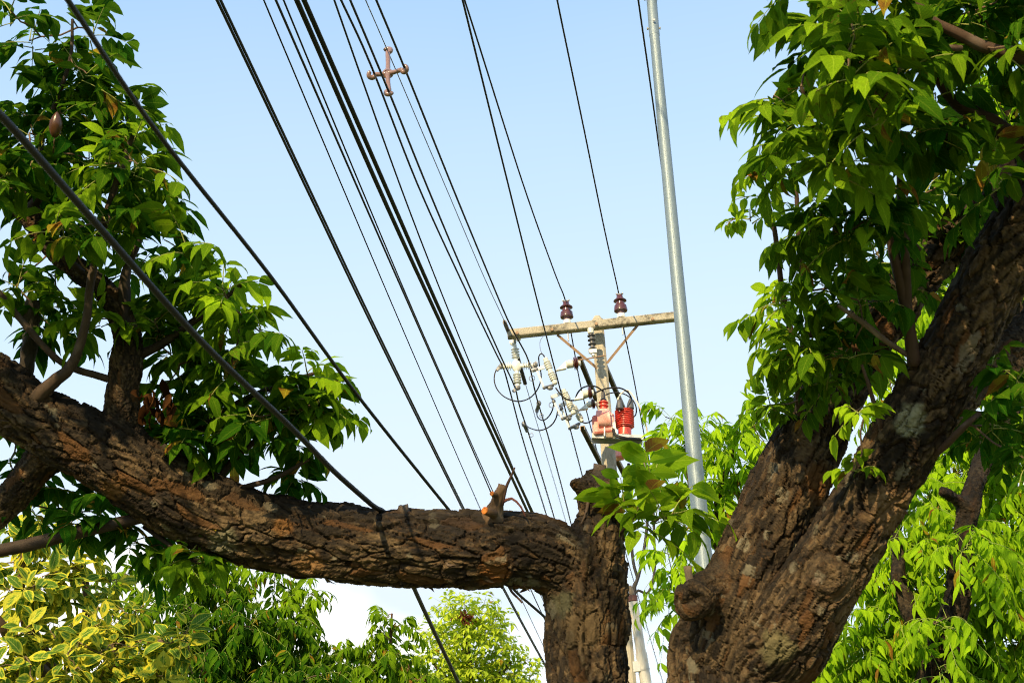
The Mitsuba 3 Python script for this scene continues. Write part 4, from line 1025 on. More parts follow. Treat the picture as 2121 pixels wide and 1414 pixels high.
def crowned(name, label, blobs, stems, seed, density, mat, tint, size, leaflet, pairs, n=(5, 8), parts=300, hang=0.5, droop=(0.3, 0.8), wood=(0.09, 0.065, 0.045), trunk_r=0.1, dark=None, shapes=LEAFLETS):
    rng = np.random.default_rng(seed)
    key = thing(name, label, 'tree')
    whole = to_ground(stems[0][0][:3], trunk_r) + stems[0]
    if dark:
        timber(key, 'trunk', [Chain(whole, seed)] + [Chain(s, seed + 1 + k) for k, s in enumerate(stems[1:3])], 0.016, sub=1, tone=0.30, above=0.9)
        timber(key, 'lower_trunk', [Chain(whole[:4], seed)], 0.04, sub=0, tone=0.30)
        stems = stems[:1] + stems[3:]
    else:
        limb(key, 'trunk', whole, seed, base=wood, n=20, step=0.05, rough=0.2)
    for k, s in enumerate(stems[1:]):
        limb(key, 'branch', s, seed + 1 + k, base=dark or wood, n=10, step=0.08)
    fo = Foliage(shapes, mat)
    tp = blob_tips(blobs, density, rng)
    tw = Twigs([p for s in stems for p in resample(A(s), 0.12)[:, :3]])
    ax = tw.grow([t[0] for t in tp], rng, r=0.012, tipr=0.003)
    for (tip, d, tt), a in zip(tp, ax):
        rosette(fo, tip, a * 0.3 + d * 0.5 + A([0, 0, 0.5]), size, int(rng.integers(*n)), tt if len(blobs[0]) > 4 else tint, rng, leaflet=leaflet, pairs=pairs, droop=droop, hang=hang)
    tw.finish(key, fo.rods, wood=wood, green=(0.20, 0.28, 0.06))
    fo.finish(key, most=parts)
    return key


crowned('drooping_tree', 'dark green tree with drooping leaf tufts behind the yellow-edged shrub', [(-3.0643,11.1608,4.8768,0.1952,7), (-2.8643,11.124,4.9559,0.1757,7), (-2.5637,11.2215,4.7468,0.2733,4), (-2.2149,11.2457,4.6948,0.2342,5), (-2.0329,11.086,4.8006,0.0851,7), (-1.8533,11.1997,4.5568,0.1741,6), (-1.9233,11.0621,4.3786,0.2661,4), (-2.2098,10.8891,4.2765,0.3734,3), (-1.7534,10.9782,4.0854,0.2987,4), (-1.6723,11.1668,4.3907,0.1304,7), (-1.526,11.1433,4.2045,0.1141,7), (-1.515,11.0151,4.0063,0.168,4), (-2.5453,10.8817,4.2924,0.3734,3), (-2.3333,10.8271,3.9362,0.4033,3), (-1.8978,10.8678,3.8489,0.3666,3), (-1.5683,10.8751,3.8333,0.2566,3), (-2.9112,11.0907,4.554,0.3069,6), (-2.7379,10.8337,3.9221,0.3666,4), (-2.3811,11.257,4.9073,0.1181,8), (-2.676,11.2504,4.9213,0.1181,8), (-2.4743,11.2132,5.0011,0.063,8), (-1.7309,11.1501,4.6633,0.0619,8)],
    [[(-2.3099,12.0118,3.0519,0.1561), (-2.2614,11.6787,3.5296,0.1238), (-2.2367,11.3816,3.9302,0.0921), (-2.274,11.2184,4.2801,0.0614), (-2.3512,11.1527,4.6577,0.031)], [(-2.2367,11.3816,3.9302,0.0614), (-1.9542,11.158,4.1731,0.0418), (-1.8043,11.1477,4.4318,0.023)], [(-2.2367,11.3816,3.9302,0.0614), (-2.5217,11.1293,4.2346,0.0418), (-2.7136,11.0464,4.649,0.023)]],
    41, 8.0, 'mahogany_leaf', 4, 0.26, 0.115, (4, 7), trunk_r=0.2, hang=0.75, shapes=PENDENT)
crowned('young_tree', 'slender young tree with tufts of drooping leaves in front of the bright crown', [(-1.0386,10.8518,4.3564,0.112,7), (-1.0911,10.9139,4.2234,0.112,7), (-1.2648,10.9574,4.13,0.168,6), (-0.989,10.9951,4.0491,0.1867,6), (-1.1706,10.9379,3.9351,0.222,6), (-0.883,11.0449,3.9424,0.1494,6), (-1.3923,10.933,3.9457,0.148,6), (-1.1064,11.0176,3.7642,0.296,5), (-0.8458,11.0078,3.7854,0.185,5)],
    [[(-1.1467,11.5131,2.9383,0.0373), (-1.1194,11.2925,3.4114,0.0261), (-1.0922,11.1035,3.8168,0.0187), (-1.0672,10.9618,4.1206,0.0131), (-1.0366,10.8361,4.3902,0.0075)], [(-1.0922,11.1035,3.8168,0.0261), (-1.2167,11.0217,3.9921,0.0187), (-1.2648,10.9574,4.13,0.0112)], [(-1.0922,11.1035,3.8168,0.0261), (-0.9576,11.0432,3.9459,0.0187), (-0.9145,10.9968,4.0455,0.0112)]],
    43, 5.5, 'mahogany_leaf', 4, 0.25, 0.115, (4, 7), shapes=PENDENT, trunk_r=0.05, hang=0.8, wood=(0.16, 0.08, 0.05))
bt = crowned('bright_tree', 'conical yellow-green tree in full sun below the level limb, a nest near its top', [(-0.8632,19.6872,6.7047,0.2444,11), (-0.7169,19.768,6.5314,0.2716,11), (-1.0255,19.7899,6.4844,0.2851,11), (-0.5609,19.8807,6.2898,0.3123,10), (-1.0757,19.921,6.2034,0.4073,11), (-0.7393,19.9485,6.1443,0.4073,10), (-0.4038,19.9847,6.0667,0.2716,10), (-1.3244,20.0074,6.018,0.3394,10), (-0.9979,20.1152,5.7869,0.5431,10), (-0.5233,20.1257,5.7643,0.4752,10), (-0.1879,20.1619,5.6868,0.2716,10), (-1.4778,20.1476,5.7173,0.4073,10), (-0.7498,20.3074,5.3746,0.7468,9), (-0.1699,20.2915,5.4087,0.4752,9), (-1.3635,20.3226,5.3422,0.5431,9), (-1.5291,20.1284,6.4683,0.124,11), (-1.1308,19.9769,6.7933,0.1103,11), (-0.0695,20.0294,5.9708,0.095,11), (-0.2954,19.8233,6.4128,0.095,11), (0.0555,20.1184,5.78,0.1086,10), (-1.2649,19.8019,6.4588,0.095,11), (-0.6024,19.6671,6.7477,0.0815,11), (-0.4086,19.749,6.5722,0.0815,11), (-1.5966,20.01,6.0125,0.1086,11)],
    [[(-0.9002,21.2464,3.3609,0.1765), (-0.863,20.6727,4.5914,0.1358), (-0.8436,20.2421,5.5146,0.095), (-0.8591,19.9832,6.0699,0.0543), (-0.865,19.7015,6.674,0.0204)], [(-0.8436,20.2421,5.5146,0.0543), (-0.453,20.1071,5.8041,0.0339), (-0.239,20.0257,5.9788,0.0204)], [(-0.8436,20.2421,5.5146,0.0543), (-1.1988,20.0906,5.8396,0.0339), (-1.3879,19.9715,6.095,0.0204)]],
    47, 6.5, 'lime_leaf', 9, 0.24, 0.12, (2, 4), n=(5, 8), parts=0, hang=0.2, droop=(0.0, 0.4), trunk_r=0.18, shapes=SMALL)
nest = thing('nest', 'small brown nest of dry leaves high in the bright tree', 'nest')
nrng = np.random.default_rng(5)
nc = A([(-0.8312,19.4546,6.4937)][0])
V, Q, nb = [], [], 0
for k in range(70):
    v, q, uv = SMALL[k % 3]
    y = unit(nrng.normal(size=3) * A([1, 1, 0.5])); z = unit(np.cross(y, nrng.normal(size=3))); x = np.cross(y, z)
    v = v @ np.vstack([x, y, z]) * 0.09 + nc + nrng.normal(size=3) * A([0.055, 0.05, 0.03])
    V.append(v); Q.append(q + nb); nb += len(v)
scene[nest] = mikit.ply((np.vstack(V), np.vstack(Q)), M['dead_leaf'], smooth=True, uv=np.zeros((nb, 2)), color=np.tile(A([0.13, 0.045, 0.025]), (nb, 1)))

crowned('sunlit_tree', 'bright green tree behind the forked trunk on the right with dark crooked stem', [(1.9744,6.746,3.105,0.1031,7), (2.0773,6.5641,3.4952,0.0779,8), (1.9076,6.8221,2.9418,0.1031,6), (2.1151,7.3202,3.885,0.2322,8), (2.4024,7.4619,4.0542,0.2383,9), (2.5544,7.319,3.8875,0.258,8), (2.0199,7.2436,3.576,0.2261,9), (2.1669,7.0006,3.6239,0.1955,9), (2.4463,7.253,3.5557,0.2512,8), (1.8819,7.2376,3.3521,0.223,8), (2.2213,7.6284,3.4606,0.2352,6), (2.4807,7.3814,3.2805,0.2512,7), (1.6982,7.2281,3.136,0.22,7), (1.8935,7.2324,3.1267,0.22,8), (2.2251,7.6829,3.1071,0.258,6), (2.4412,7.4974,3.0316,0.2512,6), (1.5632,7.478,3.0733,0.201,7), (1.8344,7.3138,2.9521,0.22,7), (1.4589,7.5076,3.0099,0.201,7), (2.7454,7.3687,4.2542,0.2383,8), (2.5203,7.5281,4.3856,0.2172,8), (2.2205,7.3146,4.8434,0.1629,9), (2.3403,7.2253,5.0349,0.1629,9), (2.1292,7.393,4.6753,0.1358,9), (2.1149,7.2893,4.8977,0.1222,9), (2.6008,7.5753,4.7575,0.1948,7), (2.8788,7.5815,4.7443,0.2505,7), (2.4939,7.3138,5.3184,0.1948,8), (2.8171,7.1796,5.6061,0.2505,8), (2.9372,7.0306,6.1623,0.2536,9), (2.9075,6.8153,6.624,0.2536,9), (2.8772,7.3694,5.1991,0.2227,8), (2.6427,7.3579,5.4604,0.169,8)],
    [[(1.8541,7.1797,2.5298,0.1031), (1.9156,7.0621,2.782,0.0843), (1.9958,6.945,3.0332,0.0656), (2.0982,6.8184,3.3047,0.0562), (2.1494,6.7688,3.5295,0.0472), (2.2056,6.7379,3.7139,0.0428), (2.3326,6.8491,3.9487,0.0367), (2.7101,7.3821,4.4619,0.0644), (2.8471,7.3055,4.863,0.0543), (2.8984,7.0481,5.6516,0.0385), (2.915,6.8402,6.3341,0.0223)], [(2.0019,7.0051,3.0226,0.0519), (1.9195,6.9729,3.21,0.0451), (1.8739,6.9995,3.3895,0.0362), (1.8946,7.0256,3.5703,0.0269), (2.0731,7.5383,4.1271,0.0268), (2.2148,7.3604,4.7451,0.0163)], [(2.192,6.7205,3.7039,0.0284), (2.1146,6.6682,3.7452,0.0236), (2.0541,6.6073,3.7574,0.0211)], [(2.3222,7.5924,3.4195,0.0312), (2.4754,7.3833,3.513,0.0229), (2.5623,7.299,3.6937,0.0153)]],
    53, 14.0, 'bright_leaf', 8, 0.25, 0.098, (5, 8), n=(5, 8), hang=0.85, trunk_r=0.13, dark=(0.018, 0.0145, 0.012), shapes=PENDENT)
crowned('slim_tree', 'light green feathery tree behind the galvanised pole', [(1.121,9.3292,5.2554,0.1154,9), (1.2182,9.3673,5.1738,0.1358,10), (1.0816,9.595,5.1586,0.0762,9), (1.2754,9.4548,4.9862,0.1867,9), (1.4378,9.5158,4.8553,0.1867,9), (1.5822,9.4472,5.0024,0.1697,9), (1.6928,9.3778,5.1512,0.1527,9), (1.7695,9.3077,5.3016,0.1018,9), (1.3593,9.6003,4.6742,0.2037,8), (1.1951,9.5535,4.7744,0.1527,9), (1.3147,9.6855,4.4914,0.1867,8), (1.147,9.6674,4.5302,0.1527,9), (1.0241,9.5281,4.3556,0.0732,10), (1.0478,9.6061,4.1884,0.0665,8), (1.0209,9.6618,4.0689,0.0466,7), (1.5662,9.5761,4.7259,0.1697,8), (1.2345,9.7843,4.2796,0.1697,7), (1.5233,9.3741,5.1593,0.1358,9), (1.7838,9.466,4.9621,0.1358,8)],
    [[(1.5623,10.8388,2.7279,0.1189), (1.5291,10.5422,3.3641,0.0979), (1.4958,10.2455,4.0003,0.0769), (1.4393,9.9253,4.4503,0.0519), (1.4125,9.6536,4.7964,0.0309), (1.5572,9.3748,5.1577,0.0136)], [(1.4393,9.9253,4.4503,0.0346), (1.2255,9.5829,4.7113,0.0238), (1.1808,9.3952,5.1139,0.0119)], [(1.4958,10.2455,4.0003,0.035), (1.2256,9.8559,4.126,0.0204), (1.0437,9.5849,4.2339,0.0116)]],
    59, 6.0, 'bright_leaf', 9, 0.30, 0.125, (4, 7), n=(4, 7), hang=0.6, trunk_r=0.15, shapes=PENDENT)

# ------------------------------------------------------------------ the galvanised pole
gp = thing('galvanised_pole', 'slim galvanised steel pole standing between the sawn-off trunk and the forked tree', 'pole')
top, mid, low = [(1.1062,8.0256,8.1694), (1.084,7.9655,7.5883), (1.0467,8.0552,3.7758)]
top, mid, low = A(top), A(mid), A(low)
dirp = unit(mid - low)
foot = low - dirp * (low[2] / dirp[2] + 0.1)
L = np.linalg.norm(mid - foot)
part(gp, 'lower_tube', lathe(foot, mid, [(0, 0.068), (0.3, 0.058), (1, 0.0335)], 32), M['galvanised'], smooth=40)
head = mid + unit(top - mid) * 2.2
part(gp, 'upper_sleeve', lathe(mid - dirp * 0.03, head, [(0, 0.0352), (0.004, 0.0362), (0.25, 0.0355), (1, 0.032)], 32), M['galvanised'], smooth=40)
side = unit(np.cross(dirp, FWD)); front = -unit(FWD - dirp * (FWD @ dirp))
for along, dd in ((0.035, side), (0.035, -side), (0.075, front), (0.28, side), (0.28, -side)):
    b = mid + dirp * along
    part(gp, 'bolt', cat(lathe(b + dd * 0.033, b + dd * 0.047, [(0, 0.006), (0.5, 0.006), (0.5, 0.010), (1, 0.010)], 6)), M['zinc'], smooth=20)
part(gp, 'weld_seam', tube(np.linspace(foot + front * 0.0672, mid + front * 0.0333, 40) + side * 0.006, 0.0016, 5), M['galvanised'], smooth=True)
part(gp, 'end_cap', lathe(head, head + dirp * 0.02, [(0, 0.034), (0.7, 0.034), (1, 0.02)], 24), M['zinc'], smooth=30)

# ------------------------------------------------------------------ the concrete utility pole and what it carries
up_ = thing('utility_pole', 'weathered concrete utility pole with a level crossarm behind the sawn-off trunk', 'utility pole')
pt_, pm_, pl_ = [A(p) for p in [(0.9377,13.95,8.3003), (0.9402,13.95,6.944), (0.9429,13.95,4.7821)]]
Z = unit(pt_ - pl_)
pf = pl_ - Z * (pl_[2] / Z[2] + 0.2)
Xp = unit(A([(1.7696,13.75,8.2069)][0]) - A([(-0.0506,13.75,8.0888)][0]))   # along the crossarm
Yp = unit(np.cross(Z, Xp))                                          # away from the camera
H = np.linalg.norm(pt_ - pf)


def shaft(bot, topp, w0, w1, d0, d1):
    pts = []
    for c, w, d in ((bot, w0, d0), (topp, w1, d1)):
        for sx, sy in ((1, .6), (.6, 1), (-.6, 1), (-1, .6), (-1, -.6), (-.6, -1), (.6, -1), (1, -.6)):
            pts.append(c + Xp * sx * w / 2 + Yp * sy * d / 2)
    return trimesh.convex.convex_hull(A(pts))


part(up_, 'shaft', shaft(pf, pt_, 0.235, 0.125, 0.235, 0.13), M['concrete'], smooth=False)
part(up_, 'pole_tip', shaft(pt_ - Z * 0.005, pt_ + Z * 0.05, 0.112, 0.06, 0.10, 0.06), M['concrete'], smooth=False)
a0, a1 = [A(p) for p in [(-0.0451,13.73,8.0847), (1.8082,13.73,8.1949)]]
part(up_, 'crossarm', frame_box((a0 + a1) / 2, unit(a1 - a0), unit(np.cross(np.cross(unit(a1 - a0), Z), unit(a1 - a0))), unit(np.cross(unit(a1 - a0), Z)), np.linalg.norm(a1 - a0) / 2, 0.043, 0.05, 0.008), M['crossarm_concrete'], smooth=False)
arm = unit(a1 - a0)
for p in [(0.905,13.66,8.1218), (0.4296,13.67,8.0858), (1.5101,13.67,8.1486), (0.0584,13.67,8.0675)]:
    part(up_, 'bolt', lathe(A(p) + Yp * 0.04, A(p) - Yp * 0.018, [(0, 0.011), (0.6, 0.011), (0.6, 0.018), (1, 0.018)], 8), M['rust'], smooth=20)
for r in ([(0.4853,13.75,8.0634), (0.9125,13.9,7.6932)], [(1.3532,13.75,8.1276), (1.0006,13.9,7.7672)]):
    part(up_, 'brace', bar(r[0], r[1], 0.028, 0.008, side=Xp), M['rust'], smooth=False)


def channel(p0, p1, w, h, t=0.008):
    """A steel U channel, open towards the ground."""
    p0, p1 = A(p0, float), A(p1, float)
    y = unit(p1 - p0)
    x = unit(np.cross(y, Z))
    z = np.cross(x, y)
    c, l = (p0 + p1) / 2, np.linalg.norm(p1 - p0) / 2
    return cat(frame_box(c, x, y, z, w / 2, l, t / 2), frame_box(c - x * (w / 2 - t / 2) - z * h / 2, x, y, z, t / 2, l - 0.001, h / 2 - t / 2), frame_box(c + x * (w / 2 - t / 2) - z * h / 2, x, y, z, t / 2, l - 0.001, h / 2 - t / 2))


for r in ([(0.7189,14.026,7.92), (1.0738,15.9605,7.92)], [(0.934,13.9804,7.95), (1.2822,15.6486,7.95)], [(0.691,13.9421,7.08), (0.9624,15.2608,7.08)], [(0.9869,14.3399,7.02), (1.2174,15.4089,7.02)]):
    part(up_, 'steel_arm', channel(r[0], r[1], 0.05, 0.045), M['dark_steel'], smooth=False, label=None)
part(up_, 'tie_rod', tube(resample([(0.6362,12.65,7.2593), (0.9099,12.75,7.3407)], 0.1), 0.008, 8), M['rust'], smooth=30)
pl0, pl1 = [(0.7557,13.45,6.761), (1.2692,13.45,6.7113)]
part(up_, 'platform', channel(A(pl0) + Z * 0.01, A(pl1) + Z * 0.01, 0.16, 0.05), M['zinc'], smooth=False, label='zinc steel platform carrying the red instruments')
part(up_, 'bracket', cat(bar(*[(0.9346,13.35,6.8528), (0.9235,13.35,6.7077)], 0.065, 0.03, side=Xp), ), M['dark_steel'], smooth=False)
part(up_, 'bracket', cat(bar(*[(0.8859,13.33,6.8633), (0.8747,13.33,6.713)], 0.012, 0.05, side=Xp), bar(*[(0.9775,13.33,6.8529), (0.9855,13.33,6.7068)], 0.03, 0.05, side=Xp)), M['white_polymer'], smooth=False)
bp = [(0.8815,13.9,4.5188), (1.0754,13.9,4.5322)]
part(up_, 'pipe_clamp', bar(bp[0], bp[1], 0.10, 0.05, side=Z), M['zinc'], smooth=False, label='pale steel clamp holding the white conduit')
for y_ in (1372, 1390):
    pass


def rings(p0, p1, core, shed, n, lo=0.0, hi=1.0, thin=0.35):
    """A lathe profile along p0..p1: n sheds of radius shed on a core."""
    prof = [(0, core), (lo, core)]
    w = (hi - lo) / n
    for k in range(n):
        s = lo + k * w
        prof += [(s + w * (0.5 - thin), core), (s + w * 0.5, shed), (s + w * (0.5 + thin * 0.35), shed * 0.98), (s + w * (0.5 + thin * 0.6), core)]
    return prof + [(hi, core), (1, core)]


# pin insulators on the crossarm
for i, (b, t, lab) in enumerate((([(0.6005,13.73,8.1732)][0], [(0.603,13.73,8.4566)][0], 'glossy maroon pin insulator on the crossarm, left of the pole tip'), ([(1.1833,13.73,8.214)][0], [(1.1856,13.73,8.5042)][0], 'glossy maroon pin insulator on the crossarm, right of the pole tip'))):
    k = thing('pin_insulator', lab, 'insulator', 'pin insulators standing on the crossarm')
    b, t = A(b), A(t)
    h = np.linalg.norm(t - b); z = unit(t - b); px = h / 50
    part(k, 'base', lathe(b, b + z * 0.16 * h, [(0, 7.6 * px), (0.6, 7.4 * px), (1, 6.6 * px)], 20), M['white_polymer'], smooth=40)
    part(k, 'body', lathe(b + z * 0.165 * h, t - z * 0.06 * h, [(0, 6.2 * px), (0.10, 6.6 * px), (0.11, 9.5 * px), (0.14, 12.2 * px), (0.18, 12.6 * px), (0.42, 11.3 * px), (0.47, 9.5 * px), (0.49, 8.0 * px), (0.60, 7.8 * px), (0.63, 10 * px), (0.67, 12.3 * px), (0.70, 12 * px), (0.80, 7.6 * px), (0.86, 6.2 * px), (0.97, 5.6 * px), (1, 3 * px)], 28), M['brown_porcelain'], smooth=50)
    c = t - z * 0.03 * h
    part(k, 'wire_clamp', cat(ball(c + Xp * 0.032 - Yp * 0.015, 0.011, 1), ball(c - Xp * 0.032 - Yp * 0.015, 0.011, 1), tube(A([c - Xp * 0.034, c + Z * 0.006, c + Xp * 0.034]), 0.008, 8)), M['zinc'], smooth=30)
    part(k, 'pin', lathe(b - Z * 0.085, b - Z * 0.20, [(0, 0.008), (1, 0.008)], 8), M['zinc'], smooth=30)

# the black ribbed arrester below the crossarm
k = thing('surge_arrester', 'black ribbed arrester hanging upright below the crossarm against the pole', 'arrester')
q0, q1 = [A(p) for p in [(0.8388,13.63,7.9976), (0.8451,13.63,7.8002)]]
part(k, 'cap', lathe(*[(0.8381,13.63,8.06), (0.8388,13.63,7.9976)], [(0, 0.030), (0.1, 0.034), (0.9, 0.034), (1, 0.03)], 18), M['grey_porcelain'], smooth=40)
part(k, 'ribbed_body', lathe(q0, q1, rings(q0, q1, 0.022, 0.043, 4, thin=0.25), 20), M['grey_rubber'], smooth=40)
part(k, 'foot', lathe(*[(0.8451,13.63,7.8002), (0.8458,13.63,7.7387)], [(0, 0.034), (0.5, 0.034), (0.55, 0.02), (1, 0.02)], 14), M['white_polymer'], smooth=40)
part(k, 'bracket', bar(*[(0.7975,13.61,7.7826), (0.8844,13.61,7.7888)], 0.045, 0.02, side=Z), M['white_polymer'], smooth=False)

# disc insulators with white brackets on the left steel arm
for i, (a, b, br, r, lab) in enumerate((
        ([(0.5241,12.85,7.3087)][0], [(0.6684,12.85,7.3213)][0], [(0.42,12.85,7.2467), (0.5212,12.85,7.2618), (0.5265,12.85,7.3452)], 0.034, 'uppermost disc insulator with white cup and bracket left of the pole'),
        ([(0.6747,13.05,7.0683)][0], [(0.7859,13.05,7.0776)][0], [(0.5841,13.05,7.0058), (0.676,13.05,7.0162), (0.6776,13.05,7.1099)], 0.032, 'middle disc insulator with white cup and bracket left of the pole'),
        ([(0.7213,13.35,7.0754)][0], [(0.8249,13.35,7.0854)][0], [(0.639,13.35,7.0166), (0.7326,13.35,7.0271), (0.7374,13.35,7.0956)], 0.028, 'lowest disc insulator with white cup and bracket left of the pole'))):
    k = thing('disc_insulator', lab, 'insulator', 'disc insulators on the left steel arm')
    a, b = A(a), A(b)
    part(k, 'cup', lathe(a, a + (b - a) * 0.48, [(0, r), (0.08, r * 1.2), (0.9, r * 1.2), (1, r)], 20), M['grey_porcelain'], smooth=40)
    part(k, 'discs', lathe(a + (b - a) * 0.49, a + (b - a) * 0.80, [(0, r * 0.8), (0.1, r * 1.9), (0.22, r * 1.9), (0.3, r * 1.1), (0.42, r * 2.0), (0.55, r * 2.0), (0.62, r * 1.1), (0.75, r * 1.8), (0.9, r * 1.8), (1, r * 0.8)], 24), M['brown_porcelain'], smooth=35)
    part(k, 'cap', lathe(a + (b - a) * 0.805, b, [(0, r * 0.9), (0.7, r * 0.95), (1, r * 0.7)], 18), M['grey_porcelain'], smooth=40)
    p, q, s = [A(v) for v in br]
    n_ = unit(np.cross(q - p, s - p)) * 0.02
    part(k, 'bracket', trimesh.convex.convex_hull(A([p + n_, q + n_, s + n_, p - n_, q - n_, s - n_])), M['white_polymer'], smooth=False)
for r in ([(0.6195,12.83,7.3833), (0.5889,12.81,7.2871), (0.6213,12.81,7.1295)], [(0.7506,13.05,7.1214), (0.7351,13.01,7.0532), (0.756,13.01,6.9432)]):
    pass

# fuse cutouts
for i, (a, b, f0, f1, g0, lab) in enumerate((
        ([(0.3237,13.05,7.4841)][0], [(0.4128,13.05,7.1878)][0], [(0.2286,13,7.3397)][0], [(0.2943,13,7.1365)][0], [(0.18,13.03,7.3399), (0.3083,13.05,7.3838)], 'uppermost white ribbed fuse cutout beside the cross-shaped cable spacer'),
        ([(0.4872,13.2,7.1951)][0], [(0.5809,13.2,6.9169)][0], [(0.3856,13.15,7.0483)][0], [(0.4607,13.15,6.8568)][0], [(0.3646,13.17,7.0998), (0.4551,13.2,7.1494)], 'middle white ribbed fuse cutout, left of the pale red instrument'),
        ([(0.5798,13.35,7.0834)][0], [(0.6645,13.35,6.889)][0], [(0.4631,13.3,7.0272)][0], [(0.5319,13.3,6.8088)][0], [(0.4463,13.32,7.068), (0.5274,13.35,7.1075)], 'lowest white ribbed fuse cutout, above the left steel arm'))):
    k = thing('fuse_cutout', lab, 'fuse cutout', 'fuse cutouts left of the pole')
    a, b, f0, f1 = A(a), A(b), A(f0), A(f1)
    r = 0.026 if i < 2 else 0.023
    pro = [(0, r * 0.6), (0.03, r)]
    for s0 in (0.14, 0.56):
        for j in range(4):
            s = s0 + j * 0.078
            pro += [(s, r * 0.92), (s + 0.014, r * 1.4), (s + 0.040, r * 1.4), (s + 0.054, r * 0.92)]
    part(k, 'porcelain', lathe(a, b, pro + [(0.9, r), (0.97, r * 0.95), (1, r * 0.6)], 22), M['grey_porcelain'], smooth=35)
    part(k, 'top_arm', bar(*g0, 0.035, 0.02, side=Z), M['white_polymer'], smooth=False)
    part(k, 'fuse_tube', tube(A([f0, f1]), 0.011, 10), M['white_polymer'], smooth=30)
    part(k, 'top_contact', cat(ball(f0, 0.020, 1, (1, 1, 1.3)), bar(f0, A(g0[0]), 0.016, 0.016)), M['bare_wire'], smooth=False)
    part(k, 'bottom_contact', cat(ball(f1, 0.018, 1), bar(f1, b + (f1 - b) * 0.2, 0.022, 0.022), ball(f1 * 0.5 + b * 0.5 - Z * 0.02, 0.028, 1, (1.2, 0.7, 0.9))), M['bare_wire'], smooth=False)
    ring = A(g0[0]) - Z * 0.08
    th = np.linspace(0, 6.0, 16)[:, None]
    part(k, 'pull_ring', tube(ring + Xp * 0.028 * np.cos(th) + Z * 0.028 * np.sin(th), 0.004, 5), M['bare_wire'], smooth=True)
    part(k, 'mounting', bar(a + (b - a) * 0.5, A(g0[1]) + Yp * 0.25 + Xp * 0.12, 0.02, 0.012), M['dark_steel'], smooth=False)

# the red instruments
k = thing('current_transformer', 'faded pink block with red ribbed neck on the platform, a black boot on top', 'transformer')
part(k, 'block', cat(frame_box(A([(0.8781,13.4,6.8549)][0]), Xp, Yp, Z, 0.112, 0.085, 0.10, 0.016)), M['pink_resin'], smooth=False)
part(k, 'shoulder', cat(lathe(*[(0.8824,13.37,6.9267), (0.8887,13.37,7.0106)], [(0, 0.080), (0.7, 0.076), (1, 0.06)], 24), lathe(A([(0.879,13.33,6.9003)][0]) - Xp * 0.066, A([(0.879,13.33,6.9003)][0]) + Xp * 0.066, [(0, 0.08), (0.04, 0.094), (0.96, 0.094), (1, 0.08)], 28)), M['pink_resin'], smooth=35)
n0, n1 = [A(p) for p in [(0.8879,13.37,7.0001), (0.8962,13.37,7.1109)]]
part(k, 'ribbed_neck', lathe(n0, n1, rings(n0, n1, 0.034, 0.052, 3, thin=0.34), 22), M['red_resin'], smooth=40)
part(k, 'boot', lathe(*[(0.8958,13.37,7.1056), (0.9004,13.37,7.2333)], [(0, 0.030), (0.15, 0.034), (0.3, 0.022), (0.8, 0.018), (1, 0.010)], 14), M['black_rubber'], smooth=40)
k = thing('voltage_transformer', 'bright red finely ribbed cylinder on the platform under two grey boots', 'transformer')
n0, n1 = [A(p) for p in [(1.0944,13.45,6.8415), (1.1048,13.45,7.0311)]]
part(k, 'ribbed_body', lathe(n0, n1, rings(n0, n1, 0.082, 0.098, 8, thin=0.36), 30), M['red_resin'], smooth=40)
part(k, 'foot', lathe(*[(1.0876,13.45,6.758), (1.0942,13.45,6.8389)], [(0, 0.067), (0.9, 0.067), (1, 0.060)], 26), M['red_resin'], smooth=40)
for b0, b1 in ([(1.0488,13.35,7.004), (1.0576,13.35,7.1146)], [(1.1693,13.5,7.0639), (1.1888,13.5,7.1806)]):
    q = part(k, 'boot', lathe(b0, b1, [(0, 0.034), (0.06, 0.041), (0.5, 0.032), (0.9, 0.022), (1, 0.012)], 16), M['grey_rubber'], smooth=40)
    part(k, 'terminal', tube(A([A(b0) - Z * 0.02, A(b0)]), 0.007, 8), M['zinc'], smooth=30)
k = thing('rear_transformer', 'half hidden red resin box behind the pole, below the platform', 'transformer')
part(k, 'block', frame_box(A([(1.0986,14.45,6.9888)][0]), Xp, Yp, Z, 0.05, 0.07, 0.11, 0.012), M['pink_resin'], smooth=False)
part(k, 'ribbed_neck', lathe(*[(1.2646,13.9,6.5698), (1.3255,14.45,6.8929)], [(0, 0.04), (0.1, 0.05), (0.2, 0.04), (0.3, 0.05), (0.4, 0.04), (0.5, 0.05), (0.6, 0.04), (0.7, 0.05), (0.8, 0.04), (1, 0.03)], 18), M['red_resin'], smooth=40)

# cable spacers
def hooked(c, e, turn, r, hook=0.026):
    """One arm of a spacer from the centre c to a hook at e, curling by turn."""
    c, e = A(c, float), A(e, float)
    d = unit(e - c)
    n = unit(np.cross(d, FWD)) * turn
    th = np.linspace(-1.2, 3.1, 12)[:, None]
    hc = e
    start = hc - d * hook * 1.0 - n * hook * 0.2
    arc = hc + hook * (np.cos(th - 1.9) * d + np.sin(th - 1.9) * n)
    path = resample(np.vstack([c, c + (start - c) * 0.5, arc]), 0.012)
    rr = np.interp(np.linspace(0, 1, len(path)), [0, 0.12, 0.3, 0.55, 0.8, 1], [r * 1.9, r * 1.1, r * 0.95, r * 1.05, r * 1.1, r * 0.8])
    return tube(path, rr, 12)


